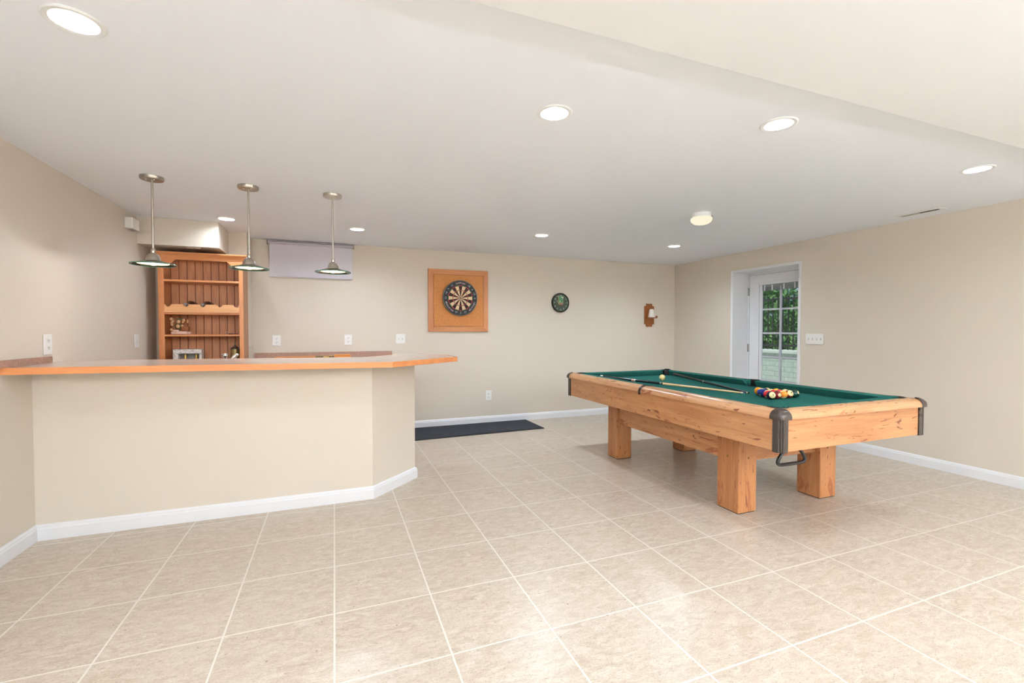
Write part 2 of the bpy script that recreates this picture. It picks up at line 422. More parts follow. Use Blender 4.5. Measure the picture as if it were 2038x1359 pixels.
obj('ladder_tape', bm, M_trim, door, mb)
for z in (1.90, 1.08, .26):
    bm = BM(); box(bm, (XD-.016, y1-.004, z-.056), (XD-.010, y1+.018, z+.056)); tube(bm, [(XD-.017, y1+.004, z-.058), (XD-.017, y1+.004, z+.058)], .008)
    obj('hinge', bm, M_hinge, door)
bm = BM(); lathe(bm, [(0, 0), (.028, 0), (.028, .006), (.012, .012), (.010, .04), (.026, .05), (.03, .065), (.022, .08), (0, .083)], (XD, y0+.06, .98), M=Matrix.Rotation(-math.pi/2, 4, 'Y'))
obj('door_knob', bm, M_hinge, door, smooth=True)
bm = BM(); box(bm, (XR+.30, DY0+.018, 0), (XR+.36, DY1-.018, .012)); struct('trim_2', bm, M_hinge)

# ------------------------------------------------------------------ outside the door
m = mat('patio_concrete', C(196, 192, 184), .8); t = NT(m); t.base(t.ramp(t.noise(t.coord(), 8, 5), [(.3, C(180, 176, 168)), (.7, C(205, 201, 192))]))
bm = BM(); box(bm, (XR+.36, .5, -.25), (8.5, 12, -.05)); struct('patio', bm, m)
def blockwall():
    m = mat('pale_block', C(206, 214, 200), .8); t = NT(m)
    tc = t.new('ShaderNodeTexCoord'); sp = t.new('ShaderNodeSeparateXYZ'); t.l.new(tc.outputs['Object'], sp.inputs[0])
    row = t.math('DIVIDE', sp.outputs[2], .105); fr = t.math('FRACT', row); rf = t.math('FLOOR', row)
    col = t.math('FRACT', t.math('ADD', t.math('DIVIDE', sp.outputs[1], .42), t.math('MULTIPLY', rf, .5)))
    d = t.math('MINIMUM', t.math('MULTIPLY', t.math('SUBTRACT', .5, t.math('ABSOLUTE', t.math('SUBTRACT', fr, .5))), .105), t.math('MULTIPLY', t.math('SUBTRACT', .5, t.math('ABSOLUTE', t.math('SUBTRACT', col, .5))), .42))
    g = t.ramp(t.math('MULTIPLY', d, 20.0), [(.06, K0), (.12, W1)])
    c = t.ramp(t.noise(t.coord(), 14, 5), [(.3, C(168, 180, 166)), (.7, C(192, 202, 190))])
    t.base(t.mix(g, C(150, 162, 148), c)); t.bump(g, .6, .006); return m
o = obj('retaining_wall', box(BM(), (8.6, 2, -.25), (8.95, 13, .86)), blockwall(), loc=(8.6, 7, -.25))
tag(o, 'pale block retaining wall seen through the lower door glass', 'wall', kind='structure')
bm = BM(); box(bm, (8.55, 2, .86), (9.0, 13, .93), .01)
cap = obj('coping', bm, mat('coping', C(204, 209, 202), .7), None, loc=(8.6, 7, -.25)); cap.parent = o; cap.location = (0, 0, 0)
fence = thing('metal_fence', 'dark metal picket fence on the pale wall outside the door', 'fence', (8.75, 7, .93))
MF = mat('fence_black', C(38, 42, 40), .5)
for z in (1.02, 2.0): obj('rail', box(BM(), (8.735, 4, z-.02), (8.765, 11, z+.02)), MF, fence)
pk = obj('picket', box(BM(), (8.742, 4.0-.009, .935), (8.758, 4.0+.009, 2.06)), MF, fence)
for i in range(1, 60):
    p = pk.copy(); COL.objects.link(p); p.parent = fence; p.location = (0, i*.118, 0)
def leafmat(name, a, b):
    m = mat(name, a, .6, spec=.3); t = NT(m); t.base(t.ramp(t.noise(t.coord(), 7, 3), [(.35, a), (.65, b)]))
    t.b.inputs['Transmission Weight'].default_value = 0
    return m
ML = [leafmat('leaves_dark', C(78, 122, 76), C(132, 174, 108)), leafmat('leaves_mid', C(108, 156, 94), C(176, 208, 134)), leafmat('leaves_blue', C(84, 134, 104), C(150, 190, 156))]
MT = mat('bark', C(92, 78, 62), .9)
def tree(x, y, zc, rx, ry, rz, n, mi, label, leaf=.07):
    root = thing('tree', label, 'tree', (x, y, 0), 'trees beyond the fence')
    bm = BM(); tube(bm, [(x, y, -.1), (x+.05, y, zc*.5), (x-.02, y+.06, zc), (x, y, zc+rz*.6)], [.12, .09, .06, .02], 8); obj('trunk', bm, MT, root, smooth=True)
    rng = np.random.default_rng(int(x*100+y*10)); d = rng.normal(size=(n, 3)); d /= np.linalg.norm(d, axis=1)[:, None]
    rad = rng.uniform(.25, 1, n)**.5; lump = 1+.18*np.sin(d[:, 0]*7+x)*np.cos(d[:, 1]*6+y)+.12*np.sin(d[:, 2]*9)
    c = np.stack([d[:, 0]*rx, d[:, 1]*ry, zc+d[:, 2]*rz], 1); c[:, 2] = zc+d[:, 2]*rz*rad*lump; c[:, 0] *= rad*lump; c[:, 1] *= rad*lump
    a = rng.normal(size=(n, 3)); a /= np.linalg.norm(a, axis=1)[:, None]; b = np.cross(a, rng.normal(size=(n, 3))); b /= np.linalg.norm(b, axis=1)[:, None]
    L = leaf*rng.uniform(.6, 1.3, n)[:, None]
    v = np.stack([c-a*L, c+b*L*.42, c+a*L, c-b*L*.42], 1).reshape(-1, 3)
    me = bpy.data.meshes.new('foliage'); me.from_pydata(v.tolist(), [], [(4*i, 4*i+1, 4*i+2, 4*i+3) for i in range(n)]); me.materials.append(ML[mi])
    f = bpy.data.objects.new('foliage', me); COL.objects.link(f); f.parent = root
tree(10.2, 6.2, 1.7, .8, 1.0, 1.5, 5200, 1, 'light green tree outside, at the right of the door glass')
tree(10.3, 8.8, 1.6, .8, 1.1, 1.5, 5200, 0, 'dark green tree outside, at the left of the door glass')
tree(13.2, 9.6, 2.6, 1.5, 2.9, 2.6, 8000, 2, 'tall bluish tree furthest behind the fence', .1)
gm = mat('lawn', C(92, 122, 66), .9)
bm = BM(); box(bm, (8.95, -4, .6), (40, 40, .84)); struct('ground', bm, gm)

# ------------------------------------------------------------------ ceiling fittings
def downlight(x, y, z, label, group='recessed ceiling downlights', first=None):
    if first is not None:
        r = copy_tree(first); r.location = (x, y, z); r['label'] = label; return r
    r = thing('ceiling_downlight', label, 'ceiling light', (x, y, z), group)
    bm = BM(); lathe(bm, [(.068, .004), (.070, -.004), (.086, -.006), (.092, -.002), (.092, .0)], (x, y, z), 40); obj('trim_ring', bm, M_white, r, smooth=True)
    bm = BM(); lathe(bm, [(.069, -.003), (.066, .02), (.057, .05), (.052, .07), (.050, .11), (0, .11)], (x, y, z), 32); obj('reflector', bm, M_reflector, r, smooth=True)
    bm = BM(); lathe(bm, [(0, .028), (.02, .030), (.036, .040), (.044, .058), (.046, .075), (.02, .085), (0, .085)], (x, y, z), 24); obj('bulb', bm, M_lamp, r, smooth=True)
    ld = bpy.data.lights.new('downlight_lamp', 'AREA'); ld.shape = 'DISK'; ld.size = .10; ld.energy = LAMP_W; ld.color = (.745, .865, 1.0); ld.spread = math.radians(165)
    lo = bpy.data.objects.new('downlight_lamp', ld); COL.objects.link(lo); lo.parent = r; lo.location = (0, 0, .018)
    return r
lab = ['large recessed ceiling light at the top left corner, nearest the camera', 'recessed ceiling light above the open floor, left of two in the middle',
       'recessed ceiling light near the bulkhead, above the pool table', 'recessed ceiling light at far right beside the right wall',
       'recessed ceiling light above the oak wall cabinet', 'recessed ceiling light above the grey roller blind',
       'small far recessed ceiling light above the dartboard and clock', 'small far recessed ceiling light nearest the room corner']
d0 = None
for (x, y), l in zip(LIGHTS, lab):
    r = downlight(x, y, H, l, first=d0); d0 = d0 or r
    for ch in r.children:
        if ch.type == 'LIGHT': ch.data = ch.data.copy(); ch.data.energy = LAMP_W*((FAR_K if x > 1 else (1.1 if x > 0 else .5)) if y > 3 else (.75 if x < 2 else .6))
for i, (x, y) in enumerate(NEAR_FILL):
    downlight(x, y, HB, 'added unseen fill downlight in the lowered ceiling behind the viewer', first=d0)

r = thing('flush_mount_light', 'round flush ceiling light with a frosted cream glass bowl', 'ceiling light', (3.254, 3.45, H))
bm = BM(); lathe(bm, [(0, 0), (.084, 0), (.084, -.035), (.078, -.04), (0, -.04)], r.location, 40); obj('base', bm, M_white, r, smooth=True)
bm = BM(); lathe(bm, [(.076, -.036), (.092, -.042), (.098, -.055), (.092, -.075), (.07, -.094), (.035, -.104), (0, -.107)], r.location, 40); obj('glass_bowl', bm, M_dome, r, smooth=True)
bm = BM(); ball(bm, (3.31, 3.372, H-.034), .006); obj('thumb_screw', bm, M_knob, r)

r = thing('ceiling_vent', 'white ceiling air register with one dark half, near the right wall', 'vent', (5.133, 2.68, H))
bm = BM(); lo, hi = (5.078, 2.50, H-.006), (5.192, 2.86, H)
for a, b in (((5.078, 2.50), (5.192, 2.53)), ((5.078, 2.83), (5.192, 2.86)), ((5.078, 2.53), (5.106, 2.83)), ((5.162, 2.53), (5.192, 2.83))): box(bm, (a[0], a[1], H-.006), (b[0], b[1], H-.0005))
obj('frame', bm, M_white, r)
obj('opening', box(BM(), (5.106, 2.53, H-.0025), (5.162, 2.83, H-.001)), mat('vent_dark', C(58, 54, 46), .8), r)
bm = BM()
for i in range(10): prism(bm, [(5.106, 2.683+i*.0148), (5.162, 2.683+i*.0148), (5.162, 2.693+i*.0148), (5.106, 2.693+i*.0148)], H-.005, H-.003)
obj('louvre', bm, mat('louvre_grey', C(190, 184, 178), .5), r)
bm = BM()
for i in range(5): box(bm, (5.106, 2.545+i*.028, H-.0045), (5.162, 2.547+i*.028, H-.0028))
obj('louvre', bm, mat('louvre_dark', C(84, 78, 68), .5), r)

# added uplighters, unseen behind the viewer, that brighten the ceiling
def fill_uplight(x, y, label, first=None):
    if first is not None:
        r = copy_tree(first); r.location = (x, y, 0); r['label'] = label; return r
    r = thing('fill_lamp', label, 'fill light', (x, y, 0), 'added fill uplights behind the viewer')
    bm = BM(); lathe(bm, [(0, 0), (.14, 0), (.14, .015), (.02, .03), (0, .03)], (x, y, 0), 32); obj('base', bm, M_nickel, r, smooth=True)
    bm = BM(); tube(bm, [(x, y, .03), (x, y, 1.70)], .012); obj('pole', bm, M_nickel, r, smooth=True)
    bm = BM(); lathe(bm, [(.02, 1.69), (.10, 1.72), (.17, 1.78), (.165, 1.78), (.10, 1.725), (0, 1.70)], (x, y, 0), 32); obj('bowl', bm, M_white, r, smooth=True)
    ld = bpy.data.lights.new('uplight_lamp', 'AREA'); ld.shape = 'DISK'; ld.size = .22; ld.energy = UP_W; ld.color = (.74, .855, 1.0); ld.spread = math.radians(175)
    lo = bpy.data.objects.new('uplight_lamp', ld); COL.objects.link(lo); lo.parent = r; lo.location = (0, 0, 1.76); lo.rotation_euler = (math.pi, 0, 0)
    return r
t0 = fill_uplight(-.9, -1.9, 'added unseen fill uplight behind the viewer, beside the left wall')
fill_uplight(2.0, -1.9, 'added unseen fill uplight behind the viewer, in the middle', t0)
fill_uplight(4.6, -1.9, 'added unseen fill uplight behind the viewer, beside the right wall', t0)

# pendant lamps over the bar
def pendant(x, y, label, first=None):
    if first is not None:
        r = copy_tree(first); r.location = (x, y, H); r['label'] = label; return r
    r = thing('pendant_lamp', label, 'pendant lamp', (x, y, H), 'pendant lamps over the bar'); c = (x, y, H)
    bm = BM(); lathe(bm, [(0, 0), (.073, 0), (.073, -.017), (.069, -.023), (0, -.023)], c, 40); can = obj('canopy', bm, M_nickel, r, smooth=True)
    for dx, dy in ((-.028, -.02), (.022, -.03)): obj('screw', ball(BM(), (x+dx, y+dy, H-.025), .005, seg=10), M_chrome, r, can)
    bm = BM(); tube(bm, [(x, y, H-.02), (x, y, 1.905)], .0075, 16); obj('rod', bm, M_nickel, r, smooth=True)
    bm = BM(); lathe(bm, [(.0, 1.926-H), (.010, 1.925-H), (.014, 1.918-H), (.0155, 1.905-H), (.014, 1.893-H), (.018, 1.891-H), (.028, 1.885-H), (.037, 1.873-H), (.043, 1.858-H), (.046, 1.842-H), (.047, 1.838-H), (.066, 1.834-H), (.064, 1.830-H), (.03, 1.832-H), (.0, 1.85-H)], c, 32); obj('bell', bm, M_nickel, r, smooth=True, ang=25)
    bm = BM(); lathe(bm, [(.045, 1.832-H), (.09, 1.826-H), (.137, 1.813-H), (.137, 1.808-H), (.09, 1.820-H), (.045, 1.826-H)], c, 48); sh = obj('glass_shade', bm, M_shglass, r, smooth=True)
    bm = BM(); lathe(bm, [(.1365, 1.8145-H), (.1395, 1.8115-H), (.1392, 1.808-H), (.1365, 1.8065-H)], c, 48); obj('glass_rim', bm, M_shedge, r, sh, smooth=True)
    bm = BM(); lathe(bm, [(.018, 1.828-H), (.06, 1.824-H), (.095, 1.8175-H), (.095, 1.8155-H), (.06, 1.8205-H), (.018, 1.824-H)], c, 40); obj('reflector_disc', bm, M_shinner, r, smooth=True)
    bm = BM(); lathe(bm, [(0, 1.803-H), (.012, 1.805-H), (.019, 1.812-H), (.019, 1.822-H), (0, 1.826-H)], c, 20); obj('bulb', bm, M_halo, r, smooth=True)
    ld = bpy.data.lights.new('pendant_light', 'POINT'); ld.energy = 3.0; ld.shadow_soft_size = .012; ld.color = (.92, .94, 1.0)
    lo = bpy.data.objects.new('pendant_light', ld); COL.objects.link(lo); lo.parent = r; lo.location = (0, 0, 1.786-H)
    return r
p0 = pendant(-1.218, 4.058, 'leftmost glass disc pendant lamp, hanging over the bar counter near the left wall')
pendant(-.608, 4.058, 'middle glass disc pendant lamp, hanging in front of the cabinet right edge', p0)
pendant(-.005, 4.062, 'rightmost glass disc pendant lamp, hanging in front of the grey roller blind', p0)

# ------------------------------------------------------------------ the bar
def CT(x): return 1.100 + (.424-x)*.0083            # the counter rises slightly to the left wall
poly = [(XL, 3.49), (.40, 3.49), (1.035, 4.05), (1.035, 4.54), (.885, 4.69), (.60, 4.87), (.521, 4.537), (.243, 4.225), (XL, 4.225)]
root = thing('bar_counter', 'long bar counter with beige laminate top and orange oak edge', 'counter', (-.4, 3.86, 1.058))
def tiltz(bm):
    for v in bm.verts: v.co.z += CT(v.co.x)-1.10
def inset(P, d):
    n = len(P); out = []
    for i in range(n):
        a, b, c = Vector(P[i-1]), Vector(P[i]), Vector(P[(i+1) % n]); e1 = (b-a).normalized(); e2 = (c-b).normalized()
        n1 = Vector((-e1.y, e1.x)); n2 = Vector((-e2.y, e2.x)); m_ = (n1+n2).normalized(); out.append(tuple(b+m_*d/max(.3, m_.dot(n1))))
    return out
ins = inset(poly, .018); ins[0] = (XL, ins[0][1]); ins[-1] = (XL, ins[-1][1])
bm = BM(); prism(bm, ins, 1.062, 1.100); tiltz(bm); obj('worktop', bm, M_lam, root)
bm = BM()
n = len(poly)
for i in range(n-1):
    a, b, c, d = poly[i], poly[i+1], ins[i+1], ins[i]
    prism(bm, [a, b, c, d], 1.060, 1.1003)
tiltz(bm); obj('edge_band', bm, M_edge, root)
bm = BM(); prism(bm, [(XL, 3.762), (.2845, 3.762), (.688, 4.166), (.673, 4.181), (.2755, 3.7845), (XL, 3.7845)], 1.040, 1.0598); tiltz(bm)
for v in bm.verts:
    if v.co.z < 1.055: pass
obj('support_moulding', bm, M_wall, root)
bm = BM(); box(bm, (XL+.001, 3.10, 1.118), (XL+.022, 3.972, 1.161), .002)
obj('end_splash', bm, M_splash, root)

# back counter on base cabinets
root = thing('base_cabinet', 'oak base cabinets behind the bar along the back wall', 'cabinet', (-.53, 5.95, 0))
bm = BM(); box(bm, (XL+.002, 5.70, .10), (.70, 5.975, .92)); box(bm, (-.915, 5.975, .10), (.70, 6.318, .92)); box(bm, (XL+.002, 5.76, 0), (.68, 5.97, .10)); obj('body', bm, M_cabZ, root)
for i in range(5):
    x0 = XL+.02+i*.492
    bm = BM(); box(bm, (x0, 5.68, .14), (x0+.475, 5.699, .70), .004); dd = obj('door', bm, M_cabZ, root)
    bm = BM(); ball(bm, (x0+.43, 5.668, .62), .013); obj('knob', bm, M_knob, root, dd, smooth=True)
    bm = BM(); box(bm, (x0, 5.68, .72), (x0+.475, 5.699, .89), .004); dd = obj('drawer', bm, M_cabX, root)
    bm = BM(); ball(bm, (x0+.237, 5.668, .80), .013); obj('knob', bm, M_knob, root, dd, smooth=True)
root = thing('back_counter', 'speckled brown back counter and backsplash along the back wall', 'counter', (-.53, 5.95, .92))
bm = BM(); prism(bm, [(XL+.002, 5.64), (.716, 5.64), (.716, 6.318), (-.915, 6.318), (-.915, 5.975), (XL+.002, 5.975)], .922, .96); obj('worktop', bm, M_lam, root)
bm = BM(); box(bm, (-.90, 6.298, .96), (.716, 6.319, 1.062), .002); obj('backsplash', bm, M_splash, root)

# oak display cabinet
CX0, CX1, CF, CB, CZ0, CZ1 = -1.663, -.908, 5.65, 5.972, .962, 2.132
root = thing('display_cabinet', 'tall open oak cabinet with beadboard back and arched crown', 'cabinet', ((CX0+CX1)/2, CB, CZ0))
bm = BM(); box(bm, (CX0+.004, CF+.016, CZ0), (CX0+.02, CB, 2.10)); obj('side_panel', bm, M_cabZ, root)
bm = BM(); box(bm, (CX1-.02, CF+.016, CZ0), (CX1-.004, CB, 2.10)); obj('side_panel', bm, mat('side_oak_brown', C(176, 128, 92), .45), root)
bm = BM(); box(bm, (CX0, CF, CZ0), (CX0+.05, CF+.018, 2.07), .003); box(bm, (CX0+.014, CF-.003, CZ0), (CX0+.018, CF, 2.0)); obj('stile', bm, M_cabZ, root)
bm = BM(); box(bm, (CX1-.04, CF, CZ0), (CX1, CF+.018, 2.07), .003); obj('stile', bm, M_cabZ, root)
bm = BM(); box(bm, (CX0+.02, CB-.012, CZ0), (CX1-.02, CB-.002, 2.10)); obj('back_panel', bm, M_bead, root)
bm = BM(); box(bm, (CX0+.02, CF+.016, 2.085), (CX1-.02, CB-.012, 2.10)); obj('top_panel', bm, M_cabX, root)
# arched valance
arch = [(CX0, 2.10), (CX0, 2.018), (CX0+.105, 2.018)]
for i in range(9):
    a = i/8; arch.append((CX0+.105+.055*a, 2.018+.042*(.5-.5*math.cos(a*math.pi))))
for i in range(9):
    a = 1-i/8; arch.append((CX1-.100-.055*a, 2.018+.042*(.5-.5*math.cos(a*math.pi))))
arch += [(CX1, 2.018), (CX1, 2.10)]
MY = Matrix(((1, 0, 0, 0), (0, 0, 1, 0), (0, 1, 0, 0), (0, 0, 0, 1)))
bm = BM(); prism(bm, arch, CF-.004, CF+.016, MY); obj('arched_valance', bm, M_cabX, root)
# crown moulding: cove profile mitred round the front and the right side
bm = BM(); pr_ = [(0, 2.068), (.006, 2.068), (.010, 2.08), (.022, 2.10), (.040, 2.112), (.042, 2.118), (.046, 2.12), (.046, 2.132), (0, 2.132)]
path = [(CX0, CB, -1, 0), (CX0, CF-.004, -1, -1), (CX1, CF-.004, 1, -1), (CX1, CB, 1, 0)]
rings = [[bm.verts.new((x+nx*a*(1 if nx > 0 else .15), y+ny*a, z)) for a, z in pr_] for x, y, nx, ny in path]
for A, B in zip(rings, rings[1:]):
    for j in range(len(pr_)): bm.faces.new((A[j], A[(j+1) % len(pr_)], B[(j+1) % len(pr_)], B[j]))
bm.faces.new(rings[0]); bm.faces.new(rings[-1]); bm.faces.new([bm.verts.new(v) for v in ((CX0, CF, 2.131), (CX1, CF, 2.131), (CX1, CB, 2.131), (CX0, CB, 2.131))])
bmesh.ops.recalc_face_normals(bm, faces=bm.faces); obj('crown_moulding', bm, M_cabX, root, smooth=True)
for z0, z1 in ((1.836, 1.856), (1.272, 1.291)):
    bm = BM(); box(bm, (CX0+.0205, CF+.004, z0), (CX1-.0205, CB-.013, z1), .002); obj('shelf', bm, M_cabX, root)
bm = BM(); box(bm, (CX0+.0205, CF+.012, 1.500), (CX1-.0205, CB-.013, 1.519)); obj('shelf', bm, M_cabX, root)
NOT = [-1.579, -1.427, -1.277, -1.125, -.974]
rp = [(CX0+.05, 1.521), (CX1-.04, 1.521), (CX1-.04, 1.604)]
for nx in reversed(NOT):
    for dx, dz in ((.034, 0), (.024, -.004), (.016, -.02), (0, -.027), (-.016, -.02), (-.024, -.004), (-.034, 0)):
        if nx+dx < CX1-.042 and nx+dx > CX0+.052: rp.append((nx+dx, 1.604+dz))
rp.append((CX0+.05, 1.604))
bm = BM(); prism(bm, rp, CF+.001, CF+.012, MY); obj('bottle_rail', bm, wood('rail_pale', C(236, 178, 122), C(222, 156, 100), 0), root)
# bottles lying in the rail
def bottle(x, label, first=None):
    if first is not None: r = copy_tree(first); r.location = (x, 5.70, 1.56); r['label'] = label; return r
    r = thing('wine_bottle', label, 'bottle', (x, 5.70, 1.56), 'wine bottles lying in the cabinet')
    M = Matrix.Rotation(-math.pi/2, 4, 'X')   # +z local -> +y
    bm = BM(); lathe(bm, [(0, .0), (.013, .0), (.0135, .06), (.018, .08), (.041, .12), (.043, .14), (.043, .255), (.038, .262), (0, .262)], (x, 5.69, 1.606), 28, M=M); obj('glass_body', bm, M_bottle, r, smooth=True)
    bm = BM(); lathe(bm, [(0, -.064), (.014, -.063), (.0155, -.055), (.0155, -.046), (.0142, -.044), (.0145, .03), (0, .03)], (x, 5.69, 1.603), 20, M=M); obj('neck_foil', bm, M_foil, r, smooth=True)
    return r
b0 = bottle(-1.427, 'dark wine bottle lying in the cabinet rail, left of two')
bottle(-1.277, 'dark wine bottle lying in the cabinet rail, right of two', b0)
# figurine group on the third shelf
root = thing('figurine', 'small brown and cream figurine group on a stone base', 'figurine', (-1.50, 5.76, 1.292))
MC, MBR, MPK, MOL = mat('cream_resin', C(222, 180, 134), .5), mat('brown_resin', C(150, 84, 40), .5), mat('pink_stone', C(214, 176, 158), .6), mat('olive_resin', C(116, 100, 62), .5)
bm = BM(); box(bm, (-1.578, 5.71, 1.292), (-1.50, 5.80, 1.322), .006); box(bm, (-1.53, 5.70, 1.292), (-1.44, 5.79, 1.326), .007); box(bm, (-1.562, 5.72, 1.322), (-1.51, 5.78, 1.342), .005); box(bm, (-1.455, 5.715, 1.292), (-1.405, 5.78, 1.322), .008); obj('stone_base', bm, MPK, root)
bm = BM(); ball(bm, (-1.52, 5.76, 1.378), .038, .9, .8, 1.1); ball(bm, (-1.508, 5.75, 1.43), .030); ball(bm, (-1.528, 5.752, 1.458), .012); ball(bm, (-1.49, 5.752, 1.455), .012); obj('bear_body', bm, MOL, root, smooth=True)
bm = BM(); box(bm, (-1.49, 5.72, 1.328), (-1.425, 5.78, 1.375), .008); ball(bm, (-1.475, 5.745, 1.425), .03, 1, .8, .8); ball(bm, (-1.448, 5.75, 1.432), .024); obj('basket', bm, MBR, root, smooth=True)
bm = BM()
for x, z, s in ((-1.575, 1.455, .016), (-1.562, 1.43, .012), (-1.57, 1.415, .012), (-1.568, 1.395, .013), (-1.512, 1.425, .016), (-1.516, 1.378, .018), (-1.466, 1.44, .014), (-1.43, 1.435, .010), (-1.48, 1.384, .012), (-1.432, 1.42, .008), (-1.475, 1.418, .009), (-1.574, 1.342, .013)):
    ball(bm, (x, 5.722, z), s, 1, .7, 1.15, 12)
obj('blossom', bm, MC, root, smooth=True)
root = thing('corkscrew', 'thin dark red handled opener lying on the cabinet shelf', 'opener', (-1.03, 5.72, 1.292))
bm = BM(); tube(bm, [(-1.06, 5.71, 1.297), (-.97, 5.72, 1.297)], [.005, .004]); obj('handle', bm, mat('maroon', C(88, 34, 34), .4), root)
bm = BM(); tube(bm, [(-1.075+.013*math.cos(a*math.pi/6), 5.705, 1.306+.013*math.sin(a*math.pi/6)) for a in range(12)], .0025, 6, True); obj('ring', bm, M_chrome, root)
# white display box in the bottom bay
root = thing('display_box', 'white marbled display box holding two gilt ornaments', 'display box', (-1.43, 5.74, .962))
bx0, bx1, bz = -1.556, -1.306, 1.138
bm = BM()
box(bm, (bx0, 5.69, bz-.045), (bx1, 5.80, bz), .003); box(bm, (bx0, 5.69, .962), (bx1, 5.80, .985)); box(bm, (bx0, 5.69, .985), (bx0+.045, 5.80, bz-.045)); box(bm, (bx1-.02, 5.69, .985), (bx1, 5.80, bz-.045)); box(bm, (bx0+.045, 5.79, .985), (bx1-.02, 5.80, bz-.045))
m = mat('marble_white', C(226, 220, 216), .3); t = NT(m); t.base(t.ramp(t.noise(t.coord(), 25, 6, .7, 1.5), [(.35, C(168, 158, 158)), (.55, C(232, 226, 222))])); obj('case', bm, m, root)
bm = BM(); box(bm, (bx0+.045, 5.786, .985), (bx1-.02, 5.789, bz-.045)); obj('lining', bm, M_greyglass, root)
for x in (-1.463, -1.365):
    bm = BM(); lathe(bm, [(0, 0), (.022, 0), (.026, .015), (.020, .04), (.010, .06), (.012, .085), (.007, .10), (0, .104)], (x, 5.75, .985), 20); obj('gilt_ornament', bm, M_gold, root, smooth=True)
# stein
root = thing('beer_stein', 'lidded pewter and gilt beer stein inside the cabinet', 'stein', (-1.005, 5.76, .962)); c = (-1.008, 5.76, .962)
bm = BM(); lathe(bm, [(0, 0), (.05, 0), (.052, .012), (.046, .02), (.045, .06), (.047, .10), (.044, .145), (.043, .165), (0, .165)], c, 32)
obj('body', bm, M_pewter, root, smooth=True)
bm = BM(); lathe(bm, [(.046, .165), (.046, .172), (.036, .186), (.018, .198), (.008, .206), (.010, .214), (.005, .224), (.006, .234), (0, .252)], c, 28); obj('lid', bm, mat('pewter', C(140, 132, 112), .35, .8), root, smooth=True)
bm = BM(); tube(bm, [(-.966, 5.755, 1.12), (-.946, 5.75, 1.118), (-.938, 5.748, 1.10), (-.940, 5.75, 1.04), (-.95, 5.752, 1.01), (-.962, 5.755, 1.0)], .005, 8); obj('handle', bm, mat('handle_brown', C(70, 50, 36), .4), root, smooth=True)
bm = BM(); tube(bm, [(-.985, 5.74, 1.137), (-.952, 5.735, 1.137), (-.948, 5.735, 1.10)], .004, 8); obj('thumb_lever', bm, M_porc, root, smooth=True)
# sink worktop behind the bar with a faucet
root = thing('sink_counter', 'low sink worktop hidden behind the bar wall', 'counter', (-.85, 4.2, 0))
bm = BM(); box(bm, (XL+.002, 3.91, .86), (-.05, 4.50, .90), .004); obj('worktop', bm, M_lam, root)
bm = BM(); box(bm, (XL+.002, 3.93, .0), (-.07, 4.46, .86)); obj('body', bm, M_cabZ, root)
root = thing('faucet', 'chrome faucet with slanted lever standing behind the bar counter', 'faucet', (-.82, 4.40, .90))
bm = BM(); box(bm, (-.90, 4.37, .9005), (-.72, 4.43, .912), .005); obj('base_plate', bm, M_chrome, root)
bm = BM(); lathe(bm, [(0, .0), (.018, .0), (.014, .02), (.0135, .19), (.014, .205), (.019, .215), (.0195, .228), (.014, .237), (0, .240)], (-.842, 4.40, .905), 20); obj('spout_post', bm, M_chrome, root, smooth=True)
bm = BM(); tube(bm, [(-.852, 4.40, 1.135), (-.866, 4.39, 1.133)], [.008, .006], 10); obj('spout_tip', bm, M_chrome, root, smooth=True)
bm = BM(); tube(bm, [(-.815, 4.40, .905), (-.812, 4.40, 1.06), (-.800, 4.40, 1.085), (-.775, 4.40, 1.115), (-.762, 4.40, 1.132)], [.014, .014, .016, .017, .012], 14)
ball(bm, (-.758, 4.40, 1.131), .015, 1, 1, .8); obj('lever_handle', bm, M_chrome, root, smooth=True)
# wooden case lying open on the back counter
root = thing('wooden_case', 'long orange wooden case lying on the back counter by the backsplash', 'case', (-.24, 6.05, .96))
bm = BM()
for x0, x1, z in ((-.66, -.215, 1.024), (-.005, .185, 1.040)):
    box(bm, (x0, 5.98, .9605), (x1, 6.12, z-.004), .004); box(bm, (x0+.004, 5.977, z-.012), (x1-.004, 6.115, z), .003)
obj('wooden_half', bm, M_case, root)
bm = BM(); box(bm, (-.2145, 6.0, .9605), (-.0055, 6.10, 1.020), .003); obj('middle_tray', bm, mat('dark_green_felt', C(96, 84, 40), .6), root)
bm = BM(); tube(bm, [(-.05+.016*math.cos(a*math.pi/6), 5.974, 1.016+.016*math.sin(a*math.pi/6)) for a in range(12)], .004, 6, True); box(bm, (-.125, 5.974, 1.008), (-.07, 5.98, 1.024)); obj('brass_clasp', bm, M_gold, root)
bm = BM(); box(bm, (.183, 5.979, .965), (.187, 5.99, 1.03)); obj('metal_corner', bm, M_chrome, root)

